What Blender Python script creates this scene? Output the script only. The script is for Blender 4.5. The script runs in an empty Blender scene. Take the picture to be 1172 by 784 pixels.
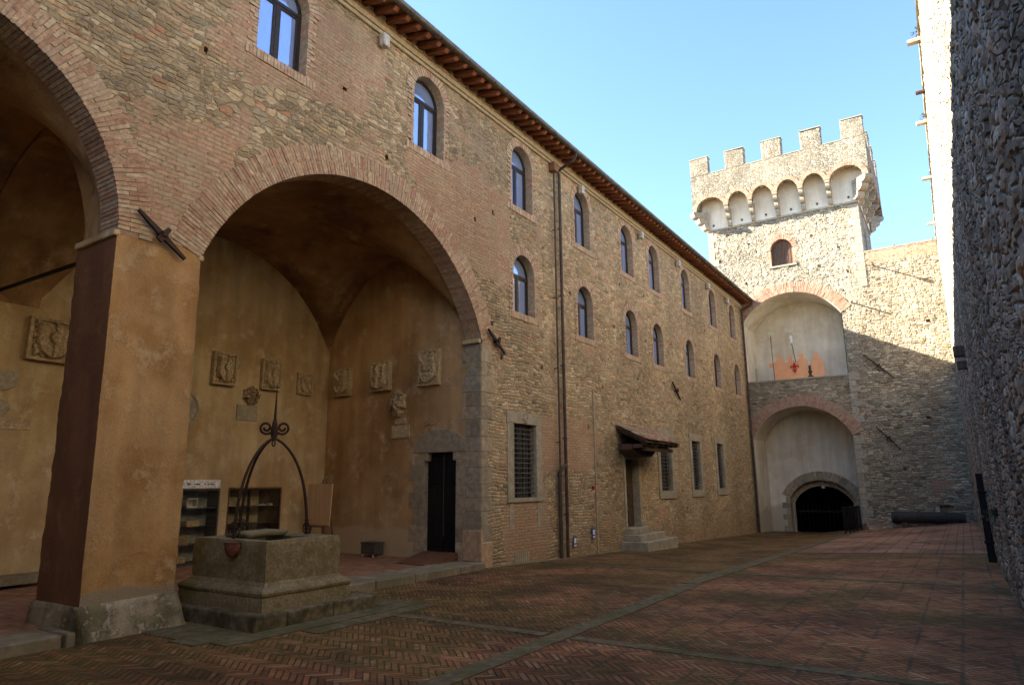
import bpy, bmesh, math, random
import numpy as np
from mathutils import Matrix, Vector, noise as mnoise
random.seed(11)
sc = bpy.context.scene
COL = sc.collection
PI = math.pi

# ------------------------------------------------------------------ shader helpers
class T:
    def __init__(s, name, disp=None):
        s.m = bpy.data.materials.new(name); s.m.use_nodes = True
        s.t = s.m.node_tree; s.t.nodes.clear()
        s.out = s.t.nodes.new('ShaderNodeOutputMaterial')
        s.b = s.t.nodes.new('ShaderNodeBsdfPrincipled')
        s.t.links.new(s.b.outputs[0], s.out.inputs[0])
        s.b.inputs['Roughness'].default_value = .9
        s.b.inputs['Specular IOR Level'].default_value = .25
        g = s.t.nodes.new('ShaderNodeNewGeometry')
        s.pos = g.outputs['Position']; s.island = g.outputs['Random Per Island']
        sep = s.n('ShaderNodeSeparateXYZ', s.pos)
        s.x, s.y, s.z = sep.outputs
    def n(s, typ, *ins, **kw):
        o = s.t.nodes.new(typ)
        for k, v in kw.items():
            setattr(o, k, v)
        for i, v in enumerate(ins):
            if v is not None: s.set(o.inputs[i], v)
        return o
    def set(s, inp, v):
        if isinstance(v, bpy.types.NodeSocket): s.t.links.new(v, inp)
        elif isinstance(v, bpy.types.Node): s.t.links.new(v.outputs[0], inp)
        else:
            if hasattr(inp.default_value, '__len__') and not hasattr(v, '__len__'): v = [v] * len(inp.default_value)
            if hasattr(v, '__len__') and len(v) == 3 and len(inp.default_value) == 4: v = (*v, 1)
            inp.default_value = v
    def m_(s, op, a, b=None, c=None):
        o = s.n('ShaderNodeMath', a, b, c, operation=op); return o.outputs[0]
    def mix(s, f, a, b, mode='MIX'):
        o = s.t.nodes.new('ShaderNodeMix'); o.data_type = 'RGBA'; o.blend_type = mode
        s.set(o.inputs[0], f); s.set(o.inputs[6], a); s.set(o.inputs[7], b); return o.outputs[2]
    def lerp(s, f, a, b):
        o = s.t.nodes.new('ShaderNodeMix'); o.data_type = 'FLOAT'
        s.set(o.inputs[0], f); s.set(o.inputs[2], a); s.set(o.inputs[3], b); return o.outputs[0]
    def ss(s, v, a, b, lo=0, hi=1):
        o = s.n('ShaderNodeMapRange', v, a, b, lo, hi, interpolation_type='SMOOTHSTEP'); return o.outputs[0]
    def vec(s, x, y=0, z=0):
        return s.n('ShaderNodeCombineXYZ', x, y, z).outputs[0]
    def noise(s, v, scale, detail=3, rough=.55, color=False):
        o = s.n('ShaderNodeTexNoise', v); s.set(o.inputs['Scale'], scale)
        o.inputs['Detail'].default_value = detail; o.inputs['Roughness'].default_value = rough
        return o.outputs['Color' if color else 'Fac']
    def ramp(s, f, stops, interp='LINEAR'):
        o = s.n('ShaderNodeValToRGB', f); cr = o.color_ramp; cr.interpolation = interp
        while len(cr.elements) < len(stops): cr.elements.new(.5)
        for e, (p, c) in zip(cr.elements, stops): e.position = p; e.color = (*c, 1)
        return o.outputs[0]
    def bump(s, h, strength=.5, dist=.02):
        o = s.n('ShaderNodeBump'); o.inputs['Strength'].default_value = strength
        o.inputs['Distance'].default_value = dist; s.set(o.inputs['Height'], h)
        s.set(s.b.inputs['Normal'], o); return o
    def col(s, c): s.set(s.b.inputs['Base Color'], c)
    def disp(s, h, scale, mid=.5):
        o = s.n('ShaderNodeDisplacement'); s.set(o.inputs['Height'], h)
        o.inputs['Midlevel'].default_value = mid; o.inputs['Scale'].default_value = scale
        s.t.links.new(o.outputs[0], s.out.inputs['Displacement'])
        s.m.displacement_method = 'BOTH'

def rubble(t, u, v, sx, sy, stones, mortar, gap=.12, small=.5, seed=0.):
    """irregular coursed stones: returns colour, height 0..1"""
    w = t.vec(u, v, seed)
    nz = t.noise(w, 1.3, 3, color=True)
    off = t.n('ShaderNodeVectorMath', nz, (.5, .5, .5), operation='SUBTRACT').outputs[0]
    off = t.n('ShaderNodeVectorMath', off, (.22, .16, 0), operation='MULTIPLY').outputs[0]
    w2 = t.n('ShaderNodeVectorMath', w, off, operation='ADD').outputs[0]
    def layer(k):
        p = t.n('ShaderNodeVectorMath', w2, (sx * k, sy * k, 1), operation='MULTIPLY').outputs[0]
        e = t.n('ShaderNodeTexVoronoi', p, voronoi_dimensions='2D', feature='DISTANCE_TO_EDGE')
        c = t.n('ShaderNodeTexVoronoi', p, voronoi_dimensions='2D', feature='F1')
        for o in (e, c): o.inputs['Scale'].default_value = 1; o.inputs['Randomness'].default_value = .88
        return e.outputs['Distance'], c.outputs['Color']
    e1, c1 = layer(1.); e2, c2 = layer(1.9)
    msk = t.ss(t.noise(w, .9, 2), small - .03, small + .03)
    msk = t.m_('GREATER_THAN', msk, .5)
    e = t.lerp(msk, e1, e2); c = t.mix(msk, c1, c2)
    sp = t.n('ShaderNodeSeparateColor', c).outputs
    fine = t.noise(w, 16, 5, .65)
    er = t.m_('ADD', e, t.m_('MULTIPLY', t.m_('SUBTRACT', fine, .5), .09))
    edge = t.ss(er, .015, gap)
    colr = t.ramp(sp[0], stones, 'LINEAR')
    var = t.ss(sp[1], 0, 1, .72, 1.22)
    colr = t.mix(1, colr, t.n('ShaderNodeCombineColor', var, var, var).outputs[0], 'MULTIPLY')
    f2 = t.ss(fine, .2, .8, .62, 1.3)
    colr = t.mix(.8, colr, t.n('ShaderNodeCombineColor', f2, f2, f2).outputs[0], 'MULTIPLY')
    colr = t.mix(t.ss(er, .01, gap * .55), mortar, colr)
    h = t.m_('MULTIPLY', edge, t.ss(sp[2], 0, 1, .5, .95))
    h = t.m_('ADD', h, t.m_('MULTIPLY', fine, .22))
    return colr, h

def coursed(t, u, v, sx, rh, stones, mortar, seed=0.):
    """rough courses of flat stones with rounded corners"""
    w = t.vec(u, v, seed)
    n1 = t.n('ShaderNodeSeparateColor', t.noise(w, .8, 3, color=True)).outputs
    n2 = t.n('ShaderNodeSeparateColor', t.noise(w, 5.5, 2, color=True)).outputs
    vv = t.m_('ADD', t.m_('DIVIDE', v, rh), t.m_('MULTIPLY', t.m_('SUBTRACT', n1[0], .5), 5.0))
    vv = t.m_('ADD', vv, t.m_('MULTIPLY', t.m_('SUBTRACT', n2[0], .5), .75))
    row = t.m_('FLOOR', vv); fy = t.m_('FRACT', vv)
    rr = t.n('ShaderNodeTexWhiteNoise', t.vec(row, seed, 5), noise_dimensions='3D').outputs[0]
    uu = t.m_('ADD', t.m_('MULTIPLY', u, t.m_('MULTIPLY', sx, t.m_('ADD', .75, t.m_('MULTIPLY', rr, .6)))), t.m_('MULTIPLY', row, 37.31))
    uu = t.m_('ADD', uu, t.m_('MULTIPLY', n2[1], .5))
    def vor(f):
        o = t.n('ShaderNodeTexVoronoi', voronoi_dimensions='1D', feature=f); t.set(o.inputs['W'], uu)
        o.inputs['Scale'].default_value = 1; o.inputs['Randomness'].default_value = .9; return o
    ex = vor('DISTANCE_TO_EDGE').outputs['Distance']; cc = vor('F1').outputs['Color']
    ey = t.m_('MINIMUM', fy, t.m_('SUBTRACT', 1, fy))
    fine = t.noise(w, 16, 5, .65)
    wb = t.m_('MULTIPLY', t.m_('SUBTRACT', fine, .5), .14)
    a = t.m_('SUBTRACT', 1, t.m_('MINIMUM', 1, t.m_('DIVIDE', t.m_('ADD', ex, wb), .17)))
    b = t.m_('SUBTRACT', 1, t.m_('MINIMUM', 1, t.m_('DIVIDE', t.m_('ADD', ey, wb), .30)))
    e = t.m_('SUBTRACT', 1, t.m_('SQRT', t.m_('ADD', t.m_('MULTIPLY', a, a), t.m_('MULTIPLY', b, b))))
    sp = t.n('ShaderNodeSeparateColor', cc).outputs
    colr = t.ramp(sp[0], stones); var = t.ss(sp[1], 0, 1, .75, 1.2)
    colr = t.mix(1, colr, t.n('ShaderNodeCombineColor', var, var, var).outputs[0], 'MULTIPLY')
    f2 = t.ss(fine, .2, .8, .66, 1.28)
    colr = t.mix(.8, colr, t.n('ShaderNodeCombineColor', f2, f2, f2).outputs[0], 'MULTIPLY')
    colr = t.mix(t.ss(e, .02, .35), mortar, colr)
    h = t.m_('ADD', t.m_('MULTIPLY', t.ss(e, .0, .8), t.ss(sp[2], 0, 1, .5, .95)), t.m_('MULTIPLY', fine, .22))
    return colr, h

def bricks(t, u, v, c1, c2, mortar, bw=.27, bh=.066, seed=0.):
    w = t.vec(u, v, seed)
    nz = t.noise(w, 2.2, 2, color=True)
    off = t.n('ShaderNodeVectorMath', nz, (.5, .5, .5), operation='SUBTRACT').outputs[0]
    off = t.n('ShaderNodeVectorMath', off, (.06, .05, 0), operation='MULTIPLY').outputs[0]
    w2 = t.n('ShaderNodeVectorMath', w, off, operation='ADD').outputs[0]
    b = t.n('ShaderNodeTexBrick', w2)
    b.inputs['Scale'].default_value = 1; b.inputs['Brick Width'].default_value = bw
    b.inputs['Row Height'].default_value = bh; b.inputs['Mortar Size'].default_value = .011
    b.inputs['Mortar Smooth'].default_value = .3
    t.set(b.inputs['Color1'], c1); t.set(b.inputs['Color2'], c2); t.set(b.inputs['Mortar'], mortar)
    fine = t.noise(w, 14, 5, .65); blot = t.noise(w, 3.1, 3)
    f2 = t.ss(fine, .2, .8, .6, 1.35)
    c = t.mix(.8, b.outputs['Color'], t.n('ShaderNodeCombineColor', f2, f2, f2).outputs[0], 'MULTIPLY')
    c = t.mix(t.ss(blot, .45, .75, 0, .55), c, (.36, .28, .18))
    h = t.m_('SUBTRACT', .78, t.m_('MULTIPLY', b.outputs['Fac'], .5))
    h = t.m_('ADD', h, t.m_('MULTIPLY', fine, .2))
    return c, h

TAN = [(0, (.27, .21, .135)), (.12, (.44, .335, .20)), (.35, (.52, .40, .24)), (.5, (.36, .275, .17)), (.62, (.47, .36, .225)),
       (.74, (.55, .45, .30)), (.82, (.32, .28, .195)), (.9, (.48, .33, .20)), (1, (.47, .245, .145))]
PALE = [(0, (.22, .185, .135)), (.2, (.35, .31, .235)), (.5, (.41, .37, .285)), (.7, (.29, .265, .21)), (.9, (.38, .335, .25)), (1, (.33, .22, .155))]
GREY = [(0, (.21, .17, .115)), (.25, (.37, .31, .215)), (.5, (.44, .375, .265)), (.7, (.31, .265, .19)), (.9, (.46, .40, .29)), (1, (.36, .24, .155))]
DARK = [(0, (.17, .14, .10)), (.3, (.33, .28, .205)), (.5, (.41, .35, .26)), (.75, (.26, .22, .16)), (.92, (.45, .39, .29)), (1, (.33, .22, .15))]

def softbox(t, u, v, uc, hu, vc, hv, n):
    a = t.m_('DIVIDE', t.m_('ABSOLUTE', t.m_('SUBTRACT', u, uc)), hu)
    b = t.m_('DIVIDE', t.m_('ABSOLUTE', t.m_('SUBTRACT', v, vc)), hv)
    d = t.m_('MAXIMUM', a, b)
    return t.m_('SUBTRACT', t.m_('ADD', 1, t.m_('MULTIPLY', t.m_('SUBTRACT', n, .5), 2.0)), d)

def mat_facade():
    t = T('facade_masonry'); u, v = t.y, t.z
    rc, rh = rubble(t, u, v, 4.6, 9.0, TAN, (.37, .285, .18), .13, .50, 3)
    cc_, ch = coursed(t, u, v, 4.6, .080, TAN, (.37, .285, .18), 4)
    cm = t.ss(t.noise(t.vec(u, v, 12), .7, 4, .6), .50, .56)
    rc = t.mix(cm, cc_, rc); rh = t.lerp(cm, ch, rh)
    bc, bh = bricks(t, u, v, (.48, .265, .165), (.53, .38, .245), (.37, .285, .19), .28, .074, seed=5)
    w = t.vec(u, v, 0)
    n = t.noise(w, .55, 4, .6)
    k = t.m_('MAXIMUM', softbox(t, u, v, 11.9, 2.0, 7.6, 1.5, n), softbox(t, u, v, 4.9, .95, 5.9, 1.3, n))
    k = t.m_('MAXIMUM', k, softbox(t, u, v, 14.3, .95, .45, .95, n))
    k = t.m_('MAXIMUM', k, softbox(t, u, v, 7.2, 1.6, 9.4, 1.0, n))
    k = t.m_('MAXIMUM', k, softbox(t, u, v, 15.5, 2.5, 2.6, .7, n))
    patch = t.ss(t.noise(t.vec(t.m_('MULTIPLY', u, .6), t.m_('MULTIPLY', v, 1.3), 9), .9, 4, .6), .61, .65)
    msk = t.m_('MAXIMUM', t.ss(k, -.02, .05), patch)
    c = t.mix(msk, rc, bc); h = t.lerp(msk, rh, bh)
    # old mortar and lime wash spread over the stones
    lime = t.ss(t.noise(w, 1.1, 5, .7), .50, .72, 0, .5)
    c = t.mix(lime, c, (.50, .40, .265)); h = t.lerp(t.m_('MULTIPLY', lime, .8), h, .62)
    st = t.ss(t.noise(t.vec(u, t.m_('MULTIPLY', v, .45), 2), .38, 4, .6), .3, .7, .80, 1.14)
    c = t.mix(1, c, t.n('ShaderNodeCombineColor', st, st, t.m_('MULTIPLY', st, .96)).outputs[0], 'MULTIPLY')
    dr = t.noise(t.vec(t.m_('MULTIPLY', u, 1.0), t.m_('MULTIPLY', v, .07), 6), 2.6, 4, .6)
    e1 = t.m_('MULTIPLY', t.ss(v, 9.0, 10.7), t.ss(dr, .42, .66, 0, .45))
    c = t.mix(e1, c, (.24, .19, .125))
    ft = t.m_('MULTIPLY', t.ss(t.m_('ADD', v, t.m_('MULTIPLY', n, 1.6)), 1.5, .2), .45)
    c = t.mix(ft, c, (.30, .18, .085))
    pit = t.ss(t.noise(t.vec(u, t.m_('MULTIPLY', v, 1.6), 7), 9, 3, .6), .62, .68, 0, .6)
    c = t.mix(pit, c, (.17, .125, .08)); h = t.m_('SUBTRACT', h, t.m_('MULTIPLY', pit, .5))
    t.col(c); t.disp(h, .034, .7); return t.m

def mat_far():
    t = T('tower_masonry'); u, v = t.x, t.z
    # pale big stones on the tower, greyer small ones on the curtain wall
    rc, rh = rubble(t, u, v, 5.2, 7.4, PALE, (.27, .24, .185), .16, .56, 1)
    gc, gh = coursed(t, u, v, 3.9, .105, GREY, (.25, .205, .14), 7)
    n = t.noise(t.vec(u, v, 0), .8, 3)
    m = t.ss(t.m_('ADD', u, t.m_('MULTIPLY', n, 2.4)), -2.9, -1.9)
    low = t.ss(t.m_('ADD', v, n), 7.6, 6.6)
    m = t.m_('MAXIMUM', m, low)
    c = t.mix(m, rc, gc); h = t.lerp(m, rh, gh)
    bc, bh = bricks(t, u, v, (.38, .18, .11), (.42, .27, .18), (.33, .26, .18), seed=2)
    bm_ = t.m_('MULTIPLY', t.ss(v, 12.0, 12.2), t.ss(u, -2.86, -2.8))
    bm_ = t.m_('MAXIMUM', bm_, t.m_('MULTIPLY', t.ss(t.noise(t.vec(t.m_('MULTIPLY', u, .5), v, 4), .8, 4), .60, .65), t.ss(v, 3.0, 1.6)))
    c = t.mix(t.m_('MULTIPLY', bm_, .95), c, bc); h = t.lerp(bm_, h, bh)
    st = t.ss(t.noise(t.vec(u, t.m_('MULTIPLY', v, .4), 2), .5, 4, .6), .3, .7, .82, 1.1)
    c = t.mix(1, c, t.n('ShaderNodeCombineColor', st, st, st).outputs[0], 'MULTIPLY')
    t.col(c); t.disp(h, .06, .7); return t.m

def mat_right():  # rough, hardly coursed
    t = T('rough_boundary_masonry'); u, v = t.y, t.z
    c, h = rubble(t, u, v, 5.0, 8.8, DARK, (.17, .14, .10), .19, .50, 2)
    c2, h2 = coursed(t, u, v, 4.2, .115, DARK, (.15, .125, .09), 11)
    cm = t.ss(t.noise(t.vec(u, v, 13), .8, 4, .6), .44, .50); c = t.mix(cm, c, c2); h = t.lerp(cm, h, h2)
    lime = t.ss(t.noise(t.vec(u, v, 8), .9, 5, .7), .56, .72, 0, .5)
    c = t.mix(lime, c, (.36, .32, .25)); h = t.lerp(t.m_('MULTIPLY', lime, .8), h, .75)
    st = t.ss(t.noise(t.vec(u, t.m_('MULTIPLY', v, .25), 2), .6, 4, .6), .3, .7, .68, 1.2)
    c = t.mix(1, c, t.n('ShaderNodeCombineColor', st, st, st).outputs[0], 'MULTIPLY')
    br = t.ss(t.noise(t.vec(u, v, 4), 1.6, 4), .62, .66)
    c = t.mix(t.m_('MULTIPLY', br, .5), c, (.28, .16, .11))
    t.col(c); t.disp(h, .06, .8); return t.m

def mat_side(name, stones, mortar, ax):
    t = T(name); u = t.y if ax == 'y' else t.x
    c, h = rubble(t, u, t.z, 5.2, 7.4, stones, mortar, .16, .5, 1)
    st = t.ss(t.noise(t.vec(t.m_('ADD', t.x, t.y), t.m_('MULTIPLY', t.z, .3), 2), .9, 5, .65), .3, .7, .7, 1.12)
    c = t.mix(1, c, t.n('ShaderNodeCombineColor', st, st, st).outputs[0], 'MULTIPLY')
    t.col(c); t.bump(h, 1, .06); return t.m

def plaster(name, base, stain, light, sc_=.7, bump=.35, low=None, amt=.6, streak=.6):
    t = T(name); w = t.pos
    n1 = t.noise(w, sc_, 6, .62); n2 = t.noise(w, sc_ * 3.3, 6, .7); n3 = t.noise(w, 40, 4, .7)
    c = t.mix(t.ss(n1, .40, .66, 0, amt), base, stain)
    c = t.mix(t.ss(n2, .52, .70, 0, amt), c, light)
    str_ = t.noise(t.n('ShaderNodeVectorMath', w, (1, 1, .12), operation='MULTIPLY').outputs[0], 3.2, 4)
    s = t.ss(str_, .3, .7, 1 - .28 * streak, 1 + .14 * streak)
    c = t.mix(1, c, t.n('ShaderNodeCombineColor', s, s, s).outputs[0], 'MULTIPLY')
    f = t.ss(n3, .3, .7, .9, 1.08)
    c = t.mix(1, c, t.n('ShaderNodeCombineColor', f, f, f).outputs[0], 'MULTIPLY')
    if low:   # damp, worn zone along the foot
        e = t.m_('ADD', t.z, t.m_('MULTIPLY', t.m_('SUBTRACT', n1, .5), low[1] * 4))
        c = t.mix(t.ss(e, low[0] + low[1] * .3, low[0] - low[1] * .3, 0, .85), c, low[2])
    t.col(c)
    edge = t.ss(n2, .52, .56)
    t.bump(t.m_('ADD', t.m_('MULTIPLY', n3, .35), t.m_('ADD', t.m_('MULTIPLY', n1, .6), t.m_('MULTIPLY', edge, .25))), bump, .03)
    return t.m

def island(name, stops, rough=.9, bump=.5, sc_=12, spec=.2):
    t = T(name)
    c = t.ramp(t.island, stops, 'LINEAR')
    n = t.noise(t.pos, sc_, 5, .65); s = t.ss(n, .25, .75, .65, 1.25)
    c = t.mix(1, c, t.n('ShaderNodeCombineColor', s, s, s).outputs[0], 'MULTIPLY')
    b = t.noise(t.pos, 1.1, 4); c = t.mix(t.ss(b, .5, .7, 0, .45), c, (.33, .27, .19))
    t.col(c); t.b.inputs['Roughness'].default_value = rough; t.bump(n, bump, .012); return t.m

def simple(name, c, rough=.8, metal=0, bump=.2, sc_=20, var=.3, c2=None, spec=.3):
    t = T(name); n = t.noise(t.pos, sc_, 5, .6)
    s = t.ss(n, .3, .7, 1 - var, 1 + var)
    cc = t.mix(1, c, t.n('ShaderNodeCombineColor', s, s, s).outputs[0], 'MULTIPLY')
    if c2: cc = t.mix(t.ss(t.noise(t.pos, sc_ * .2, 5, .65), .45, .62, 0, .8), cc, c2)
    t.col(cc); t.b.inputs['Roughness'].default_value = rough; t.b.inputs['Metallic'].default_value = metal
    t.b.inputs['Specular IOR Level'].default_value = spec
    t.bump(n, bump, .01); return t.m

def wood(name, c1, c2, axis=2, rough=.7):
    t = T(name); sv = [9, 9, 9]; sv[axis] = .8
    w = t.n('ShaderNodeVectorMath', t.pos, tuple(sv), operation='MULTIPLY').outputs[0]
    n = t.noise(w, 1.6, 5, .6); isl = t.ss(t.island, 0, 1, .75, 1.2)
    c = t.mix(t.ss(n, .35, .65), c1, c2)
    c = t.mix(1, c, t.n('ShaderNodeCombineColor', isl, isl, isl).outputs[0], 'MULTIPLY')
    t.col(c); t.b.inputs['Roughness'].default_value = rough; t.bump(n, .4, .01); return t.m

def mat_ground():
    t = T('herringbone_brick_paving'); n = 4.; bw = .07
    wob = t.noise(t.vec(t.x, t.y, 0), 1.2, 2, color=True)
    wo = t.n('ShaderNodeVectorMath', wob, (.5, .5, .5), operation='SUBTRACT').outputs[0]
    wo = t.n('ShaderNodeVectorMath', wo, (.05, .05, 0), operation='MULTIPLY').outputs[0]
    w = t.n('ShaderNodeVectorMath', t.vec(t.x, t.y, 0), wo, operation='ADD').outputs[0]
    rot = t.n('ShaderNodeVectorRotate', w, rotation_type='Z_AXIS'); rot.inputs['Angle'].default_value = math.radians(45)
    s = t.n('ShaderNodeSeparateXYZ', t.n('ShaderNodeVectorMath', rot.outputs[0], (1 / bw, 1 / bw, 1), operation='MULTIPLY').outputs[0]).outputs
    x, y = s[0], s[1]
    i = t.m_('FLOOR', x); j = t.m_('FLOOR', y); fx = t.m_('FRACT', x); fy = t.m_('FRACT', y)
    tt = t.m_('FLOORED_MODULO', t.m_('SUBTRACT', i, j), 2 * n)
    V = t.m_('GREATER_THAN', tt, n - .5)
    def mn(a, b): return t.m_('MINIMUM', a, b)
    a = t.m_('ADD', tt, fx)
    dH = mn(mn(fy, t.m_('SUBTRACT', 1, fy)), mn(a, t.m_('SUBTRACT', n, a)))
    kb = t.m_('SUBTRACT', 2 * n - 1, tt); b = t.m_('ADD', kb, fy)
    dV = mn(mn(fx, t.m_('SUBTRACT', 1, fx)), mn(b, t.m_('SUBTRACT', n, b)))
    d = t.lerp(V, dH, dV)
    idx = t.lerp(V, t.m_('SUBTRACT', i, tt), i); idy = t.lerp(V, j, t.m_('SUBTRACT', j, kb))
    wn = t.n('ShaderNodeTexWhiteNoise', t.vec(idx, idy, V), noise_dimensions='3D').outputs
    r = t.n('ShaderNodeSeparateColor', wn['Color']).outputs
    c = t.ramp(r[0], [(0, (.14, .058, .028)), (.3, (.27, .105, .045)), (.6, (.35, .145, .062)), (.85, (.28, .135, .06)), (1, (.40, .22, .115))])
    p2 = t.vec(t.x, t.y, 3)
    fine = t.noise(p2, 22, 5, .65)
    f = t.ss(fine, .25, .75, .65, 1.3); c = t.mix(1, c, t.n('ShaderNodeCombineColor', f, f, f).outputs[0], 'MULTIPLY')
    # moss grows in joints and in broad patches, mostly toward the palace side
    big = t.noise(p2, .33, 5, .62)
    bias = t.m_('ADD', t.ss(t.x, -7.5, -1.0, .13, -.01), t.m_('MULTIPLY', t.ss(t.x, -4.2, -5.5), t.m_('MULTIPLY', t.ss(t.y, 15, 19), .07)))
    moss = t.ss(t.m_('ADD', big, bias), .49, .60)
    joint = t.ss(d, .16, .04)
    mossj = t.m_('MAXIMUM', t.m_('MULTIPLY', moss, t.ss(t.noise(p2, 7, 5, .7), .38, .62, .25, .95)), t.m_('MULTIPLY', joint, t.ss(big, .35, .6, .35, 1)))
    c = t.mix(t.m_('MULTIPLY', joint, .85), c, (.06, .05, .035))
    # square terracotta panels farther away, on the right, behind the last stone strip
    px = t.m_('FRACT', t.m_('DIVIDE', t.x, .40)); py = t.m_('FRACT', t.m_('DIVIDE', t.y, .40))
    dl = mn(mn(px, t.m_('SUBTRACT', 1, px)), mn(py, t.m_('SUBTRACT', 1, py)))
    cell = t.n('ShaderNodeTexWhiteNoise', t.vec(t.m_('FLOOR', t.m_('DIVIDE', t.x, .40)), t.m_('FLOOR', t.m_('DIVIDE', t.y, .40)), 1), noise_dimensions='3D').outputs[0]
    tc = t.mix(cell, (.32, .155, .09), (.38, .21, .13))
    tc = t.mix(t.ss(dl, .06, .02, 0, .7), tc, (.10, .075, .05))
    far = t.m_('MULTIPLY', t.m_('GREATER_THAN', t.y, 21.0), t.m_('GREATER_THAN', t.x, -4.25))
    c = t.mix(far, c, tc)
    # grid of joints between laid panels
    pnl = t.m_('FRACT', t.m_('DIVIDE', t.m_('ADD', t.m_('ADD', t.x, 20), t.m_('MULTIPLY', t.noise(p2, 2.5, 2), .05)), .44)); pl2 = t.m_('MULTIPLY', t.ss(mn(pnl, t.m_('SUBTRACT', 1, pnl)), .07, .02, 0, .75), t.ss(t.noise(p2, 1.3, 4), .38, .6))
    pl2 = t.m_('MULTIPLY', pl2, t.ss(t.x, -4.3, -4.1))
    c = t.mix(pl2, c, (.055, .05, .035))
    dust = t.ss(t.noise(p2, 1.4, 5, .7), .5, .75, 0, .3); c = t.mix(dust, c, (.22, .14, .085))
    c = t.mix(t.m_('MULTIPLY', mossj, t.m_('SUBTRACT', .85, t.m_('MULTIPLY', far, .7))), c, (.072, .068, .010))
    wetn = t.ss(t.noise(p2, .6, 5, .65), .35, .65, .55, 1.2); c = t.mix(1, c, t.n('ShaderNodeCombineColor', wetn, wetn, wetn).outputs[0], 'MULTIPLY')
    t.col(c); t.set(t.b.inputs['Roughness'], t.ss(fine, .3, .7, .68, .95))
    h = t.m_('ADD', t.m_('MULTIPLY', t.ss(d, .02, .2), t.ss(r[1], 0, 1, .35, 1)), t.m_('MULTIPLY', fine, .3))
    h = t.m_('ADD', h, t.m_('MULTIPLY', t.noise(p2, 1.1, 3), 6))
    t.bump(h, 1, .02); return t.m

def mat_tile(name, c1, c2, joint, size=.3):
    t = T(name)
    b = t.n('ShaderNodeTexBrick', t.vec(t.x, t.y, 0)); b.inputs['Scale'].default_value = 1
    b.inputs['Brick Width'].default_value = size; b.inputs['Row Height'].default_value = size * .5
    b.inputs['Mortar Size'].default_value = .006
    t.set(b.inputs['Color1'], c1); t.set(b.inputs['Color2'], c2); t.set(b.inputs['Mortar'], joint)
    n = t.noise(t.pos, 5, 5, .65); s = t.ss(n, .3, .7, .7, 1.2)
    t.col(t.mix(1, b.outputs['Color'], t.n('ShaderNodeCombineColor', s, s, s).outputs[0], 'MULTIPLY'))
    t.bump(t.m_('SUBTRACT', 1, b.outputs['Fac']), .4, .01); return t.m

def mat_glass(nm='window_glass', blue=True):
    t = T(nm); t.col((.36, .50, .86) if blue else (.012, .014, .018)); t.b.inputs['Metallic'].default_value = .45 if blue else 0  # blue metallic tint puts the sky's reflection into the pane colour
    t.b.inputs['Roughness'].default_value = .03; t.b.inputs['IOR'].default_value = 2.6
    t.b.inputs['Specular IOR Level'].default_value = .8
    t.bump(t.noise(t.pos, 3.5, 2), .16, .01); return t.m

def mat_clear():
    t = T('clear_glass'); t.t.nodes.remove(t.b)
    tr = t.n('ShaderNodeBsdfTransparent'); gl = t.n('ShaderNodeBsdfGlossy'); gl.inputs['Roughness'].default_value = .02
    fr = t.n('ShaderNodeFresnel'); fr.inputs['IOR'].default_value = 1.5
    mx = t.n('ShaderNodeMixShader', fr, tr, gl); t.t.links.new(mx.outputs[0], t.out.inputs[0]); return t.m

M = {}
M['facade'] = mat_facade(); M['far'] = mat_far(); M['right'] = mat_right()
M['tower_side'] = mat_side('tower_side_masonry', PALE, (.27, .24, .185), 'y')
M['tower_front'] = mat_side('parapet_masonry', PALE, (.27, .24, .185), 'x')
M['ochre'] = plaster('ochre_plaster', (.46, .285, .125), (.33, .175, .06), (.50, .36, .20), 1.0, .6, (.35, .12, (.27, .23, .16)), 1.0)
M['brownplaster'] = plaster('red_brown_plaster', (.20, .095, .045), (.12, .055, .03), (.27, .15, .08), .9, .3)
M['beige'] = plaster('beige_plaster', (.57, .44, .25), (.42, .285, .135), (.62, .51, .33), .75, .6, None, .95)
M['brown'] = plaster('weathered_brown_plaster', (.49, .33, .17), (.33, .195, .085), (.56, .435, .27), .6, .6, (.55, .16, (.50, .40, .26)), .95)
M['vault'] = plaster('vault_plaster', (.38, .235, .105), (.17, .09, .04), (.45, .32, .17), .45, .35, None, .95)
M['white'] = plaster('pale_lime_plaster', (.72, .67, .56), (.58, .50, .37), (.75, .72, .63), .55, .35, (.2, .5, (.48, .41, .30)), .85, .45)
M['plinth'] = plaster('cement_plinth', (.37, .31, .205), (.14, .125, .06), (.50, .435, .31), 2.2, .9, None, .9)
M['brick'] = island('old_brick', [(0, (.36, .21, .135)), (.3, (.46, .29, .185)), (.55, (.50, .37, .24)), (.8, (.42, .29, .19)), (1, (.52, .41, .28))])
M['palebrick'] = island('pale_brick', [(0, (.36, .18, .115)), (.5, (.43, .26, .18)), (1, (.42, .31, .22))])
M['winbrick'] = island('window_brick', [(0, (.44, .27, .18)), (.5, (.50, .36, .24)), (1, (.50, .40, .27))])
M['ashlar'] = island('sandstone_blocks', [(0, (.26, .22, .15)), (.5, (.36, .31, .22)), (1, (.42, .33, .22))], sc_=7)
M['footstone'] = simple('pinkish_block', (.47, .32, .20), .9, bump=.5, sc_=9, var=.2)
M['rainhead'] = simple('orange_brown_box', (.22, .11, .06), .8)
M['mortar'] = simple('mortar_bed', (.38, .30, .20), .95)
M['pietra'] = simple('grey_sandstone', (.37, .325, .235), .9, bump=.5, sc_=14, var=.18, c2=(.28, .245, .17))
M['paving'] = simple('mossy_stone_slabs', (.125, .102, .055), .9, bump=.6, sc_=9, var=.35, c2=(.075, .07, .024))
M['kerb'] = simple('worn_kerb_stone', (.23, .19, .125), .9, bump=.6, sc_=6, var=.25, c2=(.16, .14, .08))
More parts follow.
